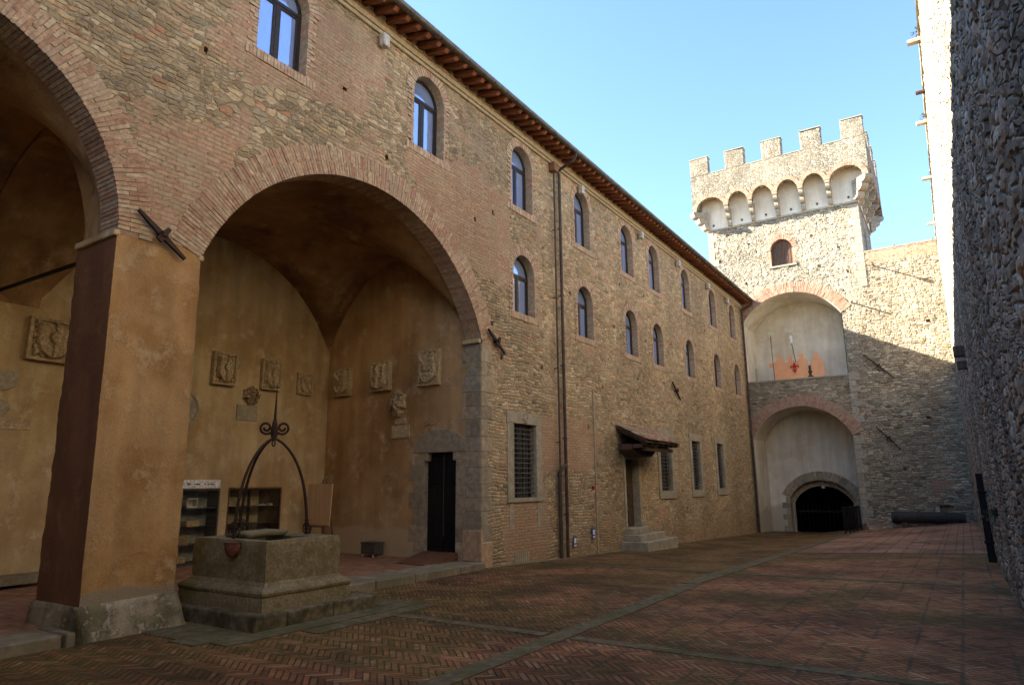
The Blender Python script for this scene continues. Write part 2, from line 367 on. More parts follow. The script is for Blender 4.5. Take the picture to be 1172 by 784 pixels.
M['well'] = simple('mossy_well_stone', (.22, .175, .10), .95, bump=.9, sc_=26, var=.3, c2=(.15, .125, .045))
M['wellstep'] = simple('dark_mossy_step_stone', (.15, .12, .07), .95, bump=.9, sc_=10, var=.4, c2=(.045, .042, .013))
M['crest'] = simple('carved_sandstone', (.46, .36, .22), .9, bump=.7, sc_=22, var=.3, c2=(.36, .27, .16))
M['iron'] = simple('rusty_wrought_iron', (.045, .022, .014), .65, .4, .3, 30, .4, spec=.4)
M['black'] = simple('black_iron', (.014, .013, .013), .6, .3, .2, 30)
M['copper'] = simple('brown_copper_pipe', (.085, .06, .048), .6, .3, .1, 8, .3)
M['zinc'] = simple('grey_metal_gutter', (.13, .12, .10), .5, .5, .1, 8)
M['rafter'] = wood('red_stained_rafter', (.36, .14, .07), (.22, .08, .04), 0)
M['soffit'] = island('terracotta_soffit', [(0, (.32, .14, .075)), (1, (.42, .20, .11))], sc_=6)
M['tile'] = island('old_roof_tile', [(0, (.20, .11, .07)), (.5, (.27, .19, .13)), (.8, (.17, .15, .09)), (1, (.35, .27, .2))])
M['canopytile'] = island('mossy_canopy_tile', [(0, (.34, .16, .10)), (.35, (.40, .25, .16)), (.6, (.22, .20, .10)), (.8, (.40, .30, .19)), (1, (.46, .37, .27))])
M['cornice'] = simple('pale_cornice_stone', (.40, .33, .22), .9, bump=.4, sc_=12, var=.2)
M['darkwood'] = wood('dark_old_wood', (.12, .075, .048), (.06, .038, .025))
M['blackwood'] = wood('black_door_wood', (.012, .010, .009), (.006, .005, .005))
M['brownwood'] = wood('weathered_brown_wood', (.22, .14, .09), (.12, .075, .05))
M['shutter'] = wood('dark_brown_shutter', (.13, .075, .05), (.08, .05, .035))  # dark brown boards of the tower window
M['frame'] = simple('dark_brown_window_frame', (.035, .027, .024), .5, 0, .1)
M['glass'] = mat_glass(); M['darkglass'] = mat_glass('dark_old_glass', False); M['clear'] = mat_clear()
M['ground'] = mat_ground()
M['loggiafloor'] = mat_tile('loggia_terracotta_floor', (.26, .125, .07), (.32, .175, .105), (.16, .105, .065))
M['board'] = wood('plain_plywood', (.70, .50, .28), (.62, .42, .22), 2)
M['terracotta'] = simple('terracotta_pot', (.19, .07, .045), .85)
M['rust'] = simple('rusty_sheet', (.16, .075, .045), .75, .2, .3, 10)
M['greymetal'] = simple('grey_painted_metal', (.10, .09, .085), .5, .3, .1)
M['cannon'] = simple('dark_cannon_iron', (.045, .038, .034), .75, .1, .5, 12)
M['lamp'] = simple('pale_lamp_housing', (.50, .47, .42), .5, 0, .05)
M['cut'] = simple('salmon_board', (.80, .40, .20), .8, 0, .1, 3, .08)
M['red'] = simple('red_paint', (.45, .015, .02), .7, 0, .05)
M['whitep'] = simple('white_paint', (.75, .75, .74), .7, 0, .05)
M['blue'] = simple('blue_paint', (.04, .09, .33), .6, 0, .05)
M['paper'] = simple('printed_paper', (.70, .69, .62), .8, 0, .05, 4, .1)
M['ink'] = simple('dark_ink', (.05, .05, .06), .8, 0, 0)
M['casewood'] = simple('case_lining', (.07, .055, .04), .7)
M['caseback'] = simple('case_back_panel', (.46, .40, .22), .7, 0, .1, 5)
M['caseteal'] = simple('grey_teal_panel', (.34, .39, .36), .7, 0, .1, 5)
M['cardboard'] = simple('tan_cardboard', (.62, .45, .25), .8)
M['leaf'] = island('green_leaves', [(0, (.03, .055, .012)), (1, (.075, .11, .03))], .7)
M['quoin'] = island('pale_quoin_stone', [(0, (.31, .275, .21)), (.5, (.38, .34, .26)), (1, (.34, .295, .22))], sc_=8)

# ------------------------------------------------------------------ geometry helpers
FAC = lambda u, v, d: (-9 - d, u, v)
FAR = lambda u, v, d: (u, 36.4 + d, v)
PAR = lambda u, v, d: (u, 35.7 + d, v)
END = lambda u, v, d: (u, 12.45 + d, v)
BAK = lambda u, v, d: (-14.1 - d, u, v)
RGT = lambda u, v, d: (.55 - .0075 * u + d, u, v)
NI = lambda u, v, d: (u, 39.0 + d, v)
XYZ = lambda x, y, z: (x, y, z)

def G(x, y):
    return -.2 - .0305 * min(28, max(0, y - 12.5)) * min(1, max(0, -x / 6.5))

def link(name, me, mat, parent=None, smooth=False):
    o = bpy.data.objects.new(name, me); COL.objects.link(o)
    if mat is not None: me.materials.append(mat)
    if parent is not None: o.parent = parent
    if smooth:
        for p in me.polygons: p.use_smooth = True
    return o

def obj(name, bm, mat, parent=None, smooth=False, recalc=True, bevel=0):
    if recalc: bmesh.ops.recalc_face_normals(bm, faces=bm.faces)
    me = bpy.data.meshes.new(name); bm.to_mesh(me); bm.free()
    if isinstance(mat, str): mat = M[mat]
    o = link(name, me, mat, parent, smooth)
    if bevel:
        b = o.modifiers.new('b', 'BEVEL'); b.width = bevel; b.segments = 2; b.limit_method = 'ANGLE'
    return o

def thing(name, label, cat, group=None, loc=(0, 0, 0)):
    o = bpy.data.objects.new(name, None); COL.objects.link(o); o.location = loc
    return tag(o, label, cat, group)

def tag(o, label, cat, group=None):
    o['label'] = label; o['category'] = cat
    if group: o['group'] = group
    return o

def struct(o, kind='structure'):
    o['kind'] = kind; return o

def box(bm, u0, u1, v0, v1, d0, d1, mp=XYZ, jit=0):
    c = []
    for a in (u0, u1):
        for b in (v0, v1):
            for d in (d0, d1):
                p = Vector(mp(a, b, d))
                if jit: p += Vector((random.uniform(-jit, jit),) * 3) if False else Vector([random.uniform(-jit, jit) for _ in range(3)])
                c.append(bm.verts.new(p))
    for f in ((0, 1, 3, 2), (4, 6, 7, 5), (0, 4, 5, 1), (2, 3, 7, 6), (0, 2, 6, 4), (1, 5, 7, 3)):
        bm.faces.new([c[i] for i in f])
    return c

def tube(bm, pts, r, n=8, close=True):
    pts = [Vector(p) for p in pts]; rr = r if hasattr(r, '__len__') else [r] * len(pts)
    rings = []; up = None
    for i, p in enumerate(pts):
        d = (pts[min(i + 1, len(pts) - 1)] - pts[max(i - 1, 0)]).normalized()
        if up is None: up = d.orthogonal().normalized()
        else: up = (up - d * up.dot(d)).normalized()
        s = d.cross(up)
        rings.append([bm.verts.new(p + (up * math.cos(2 * PI * k / n) + s * math.sin(2 * PI * k / n)) * rr[i]) for k in range(n)])
    for a, b in zip(rings, rings[1:]):
        for k in range(n): bm.faces.new((a[k], a[(k + 1) % n], b[(k + 1) % n], b[k]))
    if close: bm.faces.new(rings[0][::-1]); bm.faces.new(rings[-1])

def prism(bm, poly, mp, d0, d1):
    a = [bm.verts.new(mp(u, v, d0)) for u, v in poly]; b = [bm.verts.new(mp(u, v, d1)) for u, v in poly]
    bm.faces.new(a); bm.faces.new(b[::-1]); n = len(poly)
    for i in range(n): bm.faces.new((a[i], b[i], b[(i + 1) % n], a[(i + 1) % n]))

def ring(bm, outer, inner, mp, d0, d1, closed=False):
    """slab between two open outlines with equal counts"""
    L = [[bm.verts.new(mp(u, v, d)) for u, v in pl] for pl in (outer, inner) for d in (d0, d1)]
    of, ob, nf, nb = L; n = len(outer); rng = range(n if closed else n - 1)
    for i in rng:
        j = (i + 1) % n
        bm.faces.new((of[i], of[j], nf[j], nf[i])); bm.faces.new((ob[i], nb[i], nb[j], ob[j]))
        bm.faces.new((of[i], ob[i], ob[j], of[j])); bm.faces.new((nf[i], nf[j], nb[j], nb[i]))
    if not closed:
        for i in (0, n - 1): bm.faces.new((of[i], nf[i], nb[i], ob[i]))

def band(bm, line, mp, d0, d1, closed=False):
    a = [bm.verts.new(mp(u, v, d0)) for u, v in line]; b = [bm.verts.new(mp(u, v, d1)) for u, v in line]
    n = len(line)
    for i in range(n if closed else n - 1):
        j = (i + 1) % n; bm.faces.new((a[i], a[j], b[j], b[i]))

def arch(u0, u1, zb, zs, rise, n=16, grow=0):
    """outline bottom-left, up, over the arc, down to bottom-right"""
    uc = (u0 + u1) / 2; h = (u1 - u0) / 2; R = (h * h + rise * rise) / (2 * rise); cz = zs + rise - R
    a0 = math.atan2(zs - cz, -h); a1 = math.atan2(zs - cz, h); R += grow
    pts = [(u0 - grow, zb), ]
    arc = []
    for k in range(n + 1):
        a = a0 + (a1 - a0) * k / n; arc.append((uc + R * math.cos(a), cz + R * math.sin(a)))
    if grow: arc[0] = (min(arc[0][0], u0 - grow) if rise > h * .95 else arc[0][0], arc[0][1])
    return [(u0 - (grow if rise > h * .9 else 0), zb)] + arc + [(u1 + (grow if rise > h * .9 else 0), zb)]

def in_arch(u, v, u0, u1, zb, zs, rise, g=0):
    uc = (u0 + u1) / 2; h = (u1 - u0) / 2; R = (h * h + rise * rise) / (2 * rise); cz = zs + rise - R
    return ((np.abs(u - uc) < h + g) & (v > zb - g) & (v <= zs)) | ((v > zs) & ((u - uc) ** 2 + (v - cz) ** 2 < (R + g) ** 2) & (v > cz))

def grid(name, ul, vl, mp, hole, mat, parent, flip=False, d=None):
    ul = np.array(ul); vl = np.array(vl); nu, nv = len(ul), len(vl)
    U, V = np.meshgrid(ul, vl, indexing='ij')
    x, y, z = mp(U, V, np.zeros_like(U)) if d is None else mp(U, V, d(U, V))
    co = np.stack([np.broadcast_to(np.asarray(q, float), U.shape) for q in (x, y, z)], -1).reshape(-1, 3)
    i, j = np.meshgrid(np.arange(nu - 1), np.arange(nv - 1), indexing='ij')
    a = i * nv + j; q = np.stack([a, a + nv, a + nv + 1, a + 1], -1)
    if hole is not None:
        cu = (U[:-1, :-1] + U[1:, 1:]) / 2; cv = (V[:-1, :-1] + V[1:, 1:]) / 2
        q = q[~hole(cu, cv)]
    q = q.reshape(-1, 4)
    if flip: q = q[:, ::-1]
    used = np.unique(q); rm = -np.ones(len(co), int); rm[used] = np.arange(len(used)); q = rm[q]; co = co[used]
    me = bpy.data.meshes.new(name); me.vertices.add(len(co)); me.vertices.foreach_set('co', co.ravel())
    me.loops.add(q.size); me.loops.foreach_set('vertex_index', q.ravel().astype(np.int32))
    me.polygons.add(len(q)); me.polygons.foreach_set('loop_start', np.arange(len(q), dtype=np.int32) * 4)
    me.polygons.foreach_set('loop_total', np.full(len(q), 4, np.int32)); me.update(); me.validate()
    return link(name, me, M[mat], parent, True)

def step(a, b, s): return list(np.linspace(a, b, max(2, int(round((b - a) / s)) + 1)))

def voussoirs(bm, u0, u1, zs, rise, w, mp, d0, d1, th=.066, split=.28, gap=.10):
    """radial bricks, each an island"""
    uc = (u0 + u1) / 2; h = (u1 - u0) / 2; R = (h * h + rise * rise) / (2 * rise); cz = zs + rise - R
    a0 = math.atan2(zs - cz, -h); a1 = math.atan2(zs - cz, h)
    n = max(4, int(R * abs(a1 - a0) / th))
    for k in range(n):
        aa = a0 + (a1 - a0) * k / n; ab = a0 + (a1 - a0) * (k + 1) / n; g = (ab - aa) * gap
        cuts = [0, w]
        if split and w > split * 1.3:
            s = split if k % 2 else w - split
            cuts = [0, s, w + random.uniform(-.015, .03)]
        for r0, r1 in zip(cuts, cuts[1:]):
            out = random.uniform(-.008, .008)
            vs = []
            for a in (aa + g, ab - g):
                for r in (R + r0 + .004, R + r1 - .004):
                    for d in (d0 + out, d1):
                        a_ = a + random.uniform(-.12, .12) * (ab - aa) * .5
                        vs.append(bm.verts.new(mp(uc + r * math.cos(a_), cz + r * math.sin(a_), d)))
            for f in ((0, 1, 3, 2), (4, 6, 7, 5), (0, 4, 5, 1), (2, 3, 7, 6), (0, 2, 6, 4), (1, 5, 7, 3)):
                bm.faces.new([vs[i] for i in f])

def copy_tree(o, parent=None, delta=None):
    c = o.copy(); COL.objects.link(c)
    if parent is not None: c.parent = parent
    if delta: c.location = [a + b for a, b in zip(o.location, delta)]
    for ch in list(o.children): copy_tree(ch, c)
    return c

# ------------------------------------------------------------------ ground
xs = [-400, -120, -40, -20] + step(-15, 3, .5) + [8, 20, 60, 150, 400]
ys = [-400, -120, -40, -20] + step(-12, 44, .5) + [60, 90, 180, 400, 900]
g = grid('ground', xs, ys, lambda u, v, d: (u, v, np.vectorize(G)(u, v)), None, 'ground', None, False)
struct(g)

def lay(bm, x0, x1, y0, y1, up=.004, th=None, n=1, gap=.006, axis='y', jit=.0):
    """slabs following the sloping ground"""
    L = (y1 - y0) if axis == 'y' else (x1 - x0); a = 0; sgm = []
    while a < L - .05:
        s = random.uniform(.8, 1.5); b = min(L, a + s); sgm.append((a, b)); a = b
    for a, b in sgm:
        X0, X1, Y0, Y1 = (x0, x1, y0 + a + gap, y0 + b) if axis == 'y' else (x0 + a + gap, x0 + b, y0, y1)
        j = random.uniform(0, jit); mid = 4
        ps = [(X0, Y0), (X1, Y0), (X1, Y1), (X0, Y1)]
        t_ = [bm.verts.new((x, y, G(x, y) + up + j)) for x, y in ps]; l_ = [bm.verts.new((x, y, G(x, y) - .05)) for x, y in ps]
        bm.faces.new(t_)
        for i in range(4): bm.faces.new((t_[i], l_[i], l_[(i + 1) % 4], t_[(i + 1) % 4]))

bm = bmesh.new()
lay(bm, -4.42, -4.15, 4.0, 12.5, .006, jit=.004); lay(bm, -4.55, -4.22, 12.5, 36.3, .008, jit=.004)
struct(obj('long_paving_strip', bm, 'paving'))
bm = bmesh.new()
lay(bm, -4.10, .42, 7.45, 7.63, .006, axis='x', jit=.003); lay(bm, -7.3, -4.47, 7.45, 7.63, .006, axis='x', jit=.003)
lay(bm, -4.20, .42, 14.53, 14.71, .006, axis='x', jit=.003); lay(bm, -8.7, -4.57, 14.53, 14.71, .008, axis='x', jit=.003)
lay(bm, -4.20, .40, 20.8, 21.0, .008, axis='x')
struct(obj('cross_paving_strips', bm, 'paving'))
bm = bmesh.new()
for x0, x1, y0, y1 in ((-7.60, -7.25, 5.1, 8.6), (-8.1, -7.62, 4.9, 5.68), (-8.9, -8.12, 5.0, 5.7), (-8.9, -7.62, 7.92, 8.5), (-7.2, -6.9, 6.1, 8.4)):
    lay(bm, x0, x1, y0, y1, .008, jit=.003)
lay(bm, -8.95, -6.9, 28.5, 29.0, .008, axis='x'); lay(bm, -8.2, -7.4, 34.0, 36.2, .008)
struct(obj('paving_slabs', bm, 'paving'))

bm = bmesh.new(); lay(bm, -8.97, -8.86, 12.5, 36.3, .012, jit=.004); struct(obj('wall_foot_strip', bm, 'kerb'))
# loggia floor, one step up, and its kerb
bm = bmesh.new(); box(bm, -14.2, -9.55, -4, 12.45, -.4, -.07); struct(obj('loggia_floor', bm, 'loggiafloor'))
def kerbrow(x0, x1, y0, y1):
    bm = bmesh.new(); y = y0
    while y < y1 - .02:
        e = min(y1, y + random.uniform(.9, 1.5)); box(bm, x0, x1 + random.uniform(-.03, .03), y + .006, e - .006, -.4, -.055 + random.uniform(-.008, .006), jit=.012); y = e
    return bm
o = struct(obj('kerb', kerbrow(-9.6, -8.86, 8.0, 12.42), 'kerb', bevel=.02))
o = struct(obj('kerb', kerbrow(-9.6, -8.86, -4, 4.22), 'kerb', bevel=.02))

# ------------------------------------------------------------------ COURTYARD BUILDING
B = thing('courtyard_building', 'long stone wing with two loggia arches, rows of arched windows and red rafters', 'building', loc=(-9, 12, 0))
B.location = (0, 0, 0)
A1 = (-.63, 4.21, -1, 4.9, 2.41); A2 = (5.42, 12.46, -1, 4.88, 2.45)
UP = [6.05, 9.95, 13.8, 17.28, 20.7, 23.24, 26.84, 30.62, 33.95]
LO = [13.85, 17.33, 20.8, 23.3, 26.9, 30.75, 34.15]
WINS = [(y, 8.74, 10.02) for y in UP] + [(y, 5.87, 6.95) for y in LO]
WW = 1.02
BW = [(13.78, 14.82, 1.26, 3.04), (23.41, 24.52, 1.3, 3.22), (26.9, 27.9, 1.3, 3.23), (30.26, 31.2, 1.32, 3.27)]
DOOR = (20.30, 21.36, .2, 2.35)
HOLES = [(9.2, 8.1), (10.9, 7.0), (12.95, 8.2), (12.9, 5.35), (15.4, 8.0), (16.9, 7.05), (15.2, 4.6), (18.9, 4.5), (19.9, 6.6), (21.7, 5.1), (22.6, 6.6), (23.9, 4.5),
         (25.2, 6.9), (24.2, 5.25), (26.2, 4.9), (27.9, 5.2), (28.9, 6.8), (30.2, 5.1), (32.0, 6.9), (12.2, 7.75), (17.8, 3.2), (29.7, 8.3), (20.5, 8.2), (8.0, 9.0), (33.1, 5.0), (13.3, 4.6), (22.6, 8.3), (5.2, 8.2)]
def fac_hole(u, v):
    h = in_arch(u, v, *A1, g=.03) | in_arch(u, v, *A2, g=.03)
    for y, zb, zs in WINS: h |= in_arch(u, v, y, y + WW, zb, zs, WW / 2, g=.04)
    for a, b, c, d in BW + [DOOR]: h |= (u > a - .04) & (u < b + .04) & (v > c - .04) & (v < d + .04)
    for a, b in HOLES: h |= (np.abs(u - a) < .045) & (np.abs(v - b) < .05)
    h |= (u > 4.19) & (u < 5.44) & (v < 4.97)
    return h
ul = step(-10, 2, .25) + step(2.034, 14, .034) + step(14.045, 36.42, .046)
vl = step(-1.1, 4.9, .04) + step(4.936, 11.2, .036)
grid('wall', ul, vl, FAC, fac_hole, 'facade', B, False)
bm = bmesh.new()
for a, b in HOLES:
    pl = [(a - .07, b - .07), (a + .07, b - .07), (a + .07, b + .07), (a - .07, b + .07)]
    band(bm, pl, FAC, .0, .2, True); bm.faces.new([bm.verts.new(FAC(u, v, .2)) for u, v in pl])
obj('putlog_hole_lining', bm, 'brick', B)['kind'] = 'stuff'

# brick arches over the loggia
for A, sp in ((A1, .28), (A2, .28)):
    bm = bmesh.new()
    band(bm, arch(*A, n=48, grow=.02)[1:-1], FAC, -.006, .46)
    o1 = arch(*A, n=48, grow=.50 if A is A2 else .42)[1:-1]; i1 = arch(*A, n=48, grow=.02)[1:-1]
    ring(bm, o1, i1, FAC, -.004, .03)
    base = obj('arch_bed', bm, 'mortar', B)
    bm = bmesh.new(); voussoirs(bm, A[0], A[1], A[3], A[4], .52 if A is A2 else .44, FAC, -.014, .03, .058, sp)
    voussoirs(bm, A[0], A[1], A[3], A[4], .13, FAC, .035, .455, .058, None)
    obj('brick_arch', bm, 'brick', B)
# imposts
bm = bmesh.new()
for q in ((12.36, 12.46, 4.80, 4.90, .0, .48), (4.17, 4.26, 4.86, 4.95, -.01, 1.07), (5.38, 5.47, 4.84, 4.92, -.01, 1.07)):
    bm = bmesh.new(); box(bm, *q, FAC); obj('impost', bm, 'beige', B, bevel=.02)

# pier
bm = bmesh.new()
n_z = 80; prof = []
for k in range(n_z + 1):
    z = .15 + (4.97 - .15) * k / n_z; t_ = (4.97 - z) / 4.97
    prof.append([(-9.0 + .02 * t_, 4.21 + .06 * t_, z), (-9.0 + .02 * t_, 5.42 + .05 * t_, z), (-10.05 - .05 * t_, 5.42 + .05 * t_, z), (-10.05 - .05 * t_, 4.21 + .06 * t_, z)])
rows = []
for r in prof:
    line = []
    for c in range(4):
        a, b = Vector(r[c]), Vector(r[(c + 1) % 4])
        for s in range(12):
            p = a.lerp(b, s / 12); nz = mnoise.noise(p * 1.7) * .018
            cc = Vector((-9.52, 4.82, p.z)); p += (p - cc).normalized() * (nz + (mnoise.noise(p * 9) * .014 - .006 if s == 0 else 0)); line.append(bm.verts.new(p))
    rows.append(line)
for a, b in zip(rows, rows[1:]):
    n = len(a)
    for k in range(n): bm.faces.new((a[k], a[(k + 1) % n], b[(k + 1) % n], b[k]))
bm.faces.new(rows[-1])
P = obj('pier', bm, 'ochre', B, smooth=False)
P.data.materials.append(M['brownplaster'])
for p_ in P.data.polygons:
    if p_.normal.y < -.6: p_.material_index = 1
bm = bmesh.new()
lo = [(-8.84, 4.36, -.35), (-8.84, 5.64, -.35), (-10.16, 5.64, -.35), (-10.16, 4.16, -.35)]
hi = [(-8.97, 4.255, .20), (-8.97, 5.48, .24), (-10.11, 5.49, .22), (-10.11, 4.24, .20)]
rows = []
for k in range(7):
    f = k / 6; line = []
    for c in range(4):
        a = Vector(lo[c]).lerp(Vector(hi[c]), f); b = Vector(lo[(c + 1) % 4]).lerp(Vector(hi[(c + 1) % 4]), f)
        for s in range(10):
            p = a.lerp(b, s / 10); p += Vector((mnoise.noise(p * 4) * .025, mnoise.noise(p * 4 + Vector((9, 0, 0))) * .025, 0)); line.append(bm.verts.new(p))
    rows.append(line)
for a, b in zip(rows, rows[1:]):
    n = len(a)
    for k in range(n): bm.faces.new((a[k], a[(k + 1) % n], b[(k + 1) % n], b[k]))
bm.faces.new(rows[-1])
obj('plinth', bm, 'plinth', P, smooth=True)

# loggia interior walls
CASES = [(8.15, 9.43, -.07, 1.53), (9.66, 11.11, -.07, 1.55)]
def bk_hole(u, v):
    h = np.zeros(u.shape, bool)
    for a, b, c, d in CASES: h |= (u > a) & (u < b) & (v > c) & (v < d)
    return h
us = sorted(set(step(-.7, 12.45, 1) + [c for q in CASES for c in q[:2]])); vs = sorted(set([-.4, -.07, 1.53, 1.55, 3, 5, 7.6]))
grid('back_wall', us, vs, BAK, bk_hole, 'beige', B, False)
bm = bmesh.new()
dz = (-10.66, -9.70, .10, 2.33)
def en_hole(u, v): return (u > dz[0]) & (u < dz[1]) & (v > dz[2]) & (v < dz[3])
us = sorted(set(step(-14.1, -9.0, .8) + list(dz[:2]))); vs = sorted(set([-.4, dz[2], dz[3], 5, 7.6]))
grid('end_wall', us, vs, END, en_hole, 'brown', B, False)
bm = bmesh.new(); box(bm, -14.1, -9.0, -.9, -.62, -.4, 7.6); obj('end_wall', bm, 'brown', B)

def vz(c, a, b):
    u = np.clip(np.abs((c - (a + b) / 2) / ((b - a) / 2)), 0, 1); return 5.0 + 2.3 * (1 - u ** 1.8) ** .72
def cosl(a, b, n): return [(a + b) / 2 - (b - a) / 2 * math.cos(PI * k / n) for k in range(n + 1)]
def smax(a, b, k=.55):
    h = np.maximum(k - np.abs(a - b), 0); return np.maximum(a, b) + h * h / (4 * k)
def az_(v, A):
    h = (A[1] - A[0]) / 2; R = (h * h + A[4] ** 2) / (2 * A[4]); cz = A[3] + A[4] - R; c = (A[0] + A[1]) / 2
    return cz + np.sqrt(np.maximum(R * R - (v - c) ** 2, 0)) + .05
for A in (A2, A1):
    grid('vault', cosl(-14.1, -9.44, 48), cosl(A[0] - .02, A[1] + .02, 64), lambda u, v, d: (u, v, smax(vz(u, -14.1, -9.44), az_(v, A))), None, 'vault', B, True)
bm = bmesh.new()      # transverse arch between the bays
lc = cosl(-14.1, -9.9, 32); li = [(x, float(vz(np.array(x), -14.1, -9.9)) - .12 - .0 * x) for x in lc]
lo_ = [(x, 7.5) for x in lc]
TR = lambda u, v, d: (u, 4.24 + d, v)
ring(bm, lo_, li, TR, 0, 1.15); box(bm, -10.0, -9.43, 4.25, 5.38, 4.9, 7.5)
obj('transverse_arch', bm, 'vault', B)
bm = bmesh.new(); tube(bm, [(-10.0, 4.75, 5.03), (-14.1, 4.73, 5.08)], .035); obj('tie_rod', bm, 'black', B)

# stone bench along the back wall
bm = bmesh.new(); box(bm, -14.1, -13.66, 1.0, 5.95, -.02, .13); 
for y in (1.1, 3.4, 5.55): box(bm, -14.1, -13.75, y, y + .3, -.07, -.02)
tag(obj('stone_bench', bm, 'kerb', bevel=.015), 'low stone ledge bench along the loggia back wall left of the pier', 'bench')

# quoins and dressed stones round the loggia end
bm = bmesh.new(); z = .02; k = 0
while z < 4.8:
    h = random.uniform(.28, .46); w = .42 if k % 2 else .24
    if z + h > 4.8: h = 4.8 - z
    z1 = z + h
    vs = [(12.455, z + .008), (12.455 + w, z + .008), (12.455 + w, z1), (12.455, z1)]
    prism(bm, vs, FAC, -.012, .05)
    box(bm, -9.42 - (.12 if k % 2 else 0), -9.012, z + .008, z1, -.012, .03, END); z = z1; k += 1
obj('quoin', bm, 'ashlar', B, bevel=.008)
bm = bmesh.new(); box(bm, 12.44, 12.86, -.3, .34, -.04, .03, FAC, .01); box(bm, -9.5, -8.965, -.06, .60, -.03, .04, END, .01)
obj('foot_stone', bm, 'footstone', B, bevel=.02)

# loggia door
D = obj('door', (lambda bm: (box(bm, -10.66, -10.20, .10, 2.33, .16, .21, END), box(bm, -10.16, -9.70, .10, 2.33, .16, .21, END), bm)[-1])(bmesh.new()), 'blackwood', B)
bm = bmesh.new()
for a, b in ((-10.62, -10.24), (-10.12, -9.74)):
    for c, d in ((.2, .75), (.85, 1.5), (1.6, 2.2)): box(bm, a, b, c, d, .145, .165, END)
obj('door_panel', bm, 'blackwood', D, bevel=.01)
bm = bmesh.new(); box(bm, -10.192, -10.174, .42, 2.3, .15, .162, END); obj('light_line_strip', bm, 'greymetal', D)  # grey strip paints in the thin line of light between the leaves
bm = bmesh.new(); z = .02; k = 0
for side in (-1, 1):
    z = .0; k = 0
    while z < 2.2:
        h = random.uniform(.26, .4); h = min(h, 2.26 - z); w = (.44 if k % 2 else .28) if side < 0 else .27
        a = (-10.66 - w, -10.66) if side < 0 else (-9.70, -9.70 + w)
        box(bm, a[0], a[1], z + .006, z + h, -.014, .16, END); z += h; k += 1
# shouldered corners and lintel with relieving arch
for s in (-1, 1):
    x = -10.66 if s < 0 else -9.70
    box(bm, min(x, x - s * .10), max(x, x - s * .10), 2.14, 2.33, .0, .158, END)
pl = [(-11.0, 2.27), (-9.43, 2.27), (-9.43, 2.55)] + [(-10.2 + .8 * math.cos(a), 2.45 + .42 * math.sin(a)) for a in [PI * (.12 + .76 * q / 10) for q in range(11)]] + [(-11.0, 2.55)]
prism(bm, [(-11.0, 2.335)] + [(-9.43, 2.335)] + pl[2:], END, -.016, .02)
obj('door_surround', bm, 'ashlar', D, bevel=.008)

bm = bmesh.new()
a = [(-10.46, 11.35), (-9.52, 11.35), (-9.62, 12.44), (-10.62, 12.44)]
lo = [bm.verts.new((x, y, -.066)) for x, y in a]; hi = [bm.verts.new((x, y, -.05 if i < 2 else .10)) for i, (x, y) in enumerate(a)]
bm.faces.new(lo[::-1]); bm.faces.new(hi)
for i in range(4): bm.faces.new((lo[i], lo[(i + 1) % 4], hi[(i + 1) % 4], hi[i]))
tag(obj('access_ramp', bm, 'rust'), 'rust coloured metal ramp in front of the dark loggia door', 'ramp')

# ---- windows
def ring_pts(y, zb, zs, grow): 
    w = WW / 2; c = y + w
    pts = [(y - grow, zb - (grow if grow < 0 else 0) * 0)]
    pts = [(y - grow, zb - grow)] + [(c - (w + grow) * math.cos(PI * k / 14), zs + (w + grow) * math.sin(PI * k / 14)) for k in range(15)] + [(y + WW + grow, zb - grow)]
    return pts
def window_meshes(zb, zs):
    y = 0.
    bm = bmesh.new(); ring(bm, ring_pts(y, zb, zs, .03), ring_pts(y, zb, zs, -.055), FAC, .20, .27, True)
    c = y + WW / 2; box(bm, c - .028, c + .028, zb + .05, zs, .205, .262, FAC)
    box(bm, y + .05, y + WW - .05, zs - .03, zs + .035, .198, .264, FAC)
    for s in (-1, 1):   # casements
        a, b = (y + .055, c - .03) if s < 0 else (c + .03, y + WW - .055)
        ring(bm, [(a, zb + .055), (a, zs - .03), (b, zs - .03), (b, zb + .055)], [(a + .045, zb + .10), (a + .045, zs - .075), (b - .045, zs - .075), (b - .045, zb + .10)], FAC, .212, .25, True)
    bmesh.ops.recalc_face_normals(bm, faces=bm.faces); fm = bpy.data.meshes.new('window_frame'); bm.to_mesh(fm); bm.free(); fm.materials.append(M['frame'])
    bm = bmesh.new(); bm.faces.new([bm.verts.new(FAC(u, v, .235)) for u, v in ring_pts(y, zb, zs, .0)])
    gm = bpy.data.meshes.new('pane'); bm.to_mesh(gm); bm.free(); gm.materials.append(M['glass'])
    bm = bmesh.new()    # brick surround: reveals + face bricks
    voussoirs(bm, y, y + WW, zs, WW / 2, .24, FAC, -.018, .2, .066, None)
    z = zb - .005; k = 0
    while z < zs - .03:
        for s in (-1, 1):
            w = (.18 if (k + (s > 0)) % 2 else .08) + random.uniform(-.02, .02); o = random.uniform(-.006, .006)
            a, b = (y - w, y) if s < 0 else (y + WW, y + WW + w)
            box(bm, a, b, z + .005, z + .060, -.016 + o, .2, FAC)
        z += .066; k += 1
    x = y - .2
    while x < y + WW + .18:      # sill bricks on edge
        box(bm, x + .004, x + .064, zb - .17, zb, -.02 + random.uniform(-.004, .004), .24, FAC); x += .069
    bmesh.ops.recalc_face_normals(bm, faces=bm.faces); sm = bpy.data.meshes.new('brick_surround'); bm.to_mesh(sm); bm.free(); sm.materials.append(M['winbrick'])
    bm = bmesh.new()
    ring(bm, ring_pts(y, zb, zs, .06), ring_pts(y, zb, zs, .004), FAC, -.004, .22, True)
    bmesh.ops.recalc_face_normals(bm, faces=bm.faces); mm = bpy.data.meshes.new('mortar_reveal'); bm.to_mesh(mm); bm.free(); mm.materials.append(M['mortar'])
    return fm, gm, sm, mm
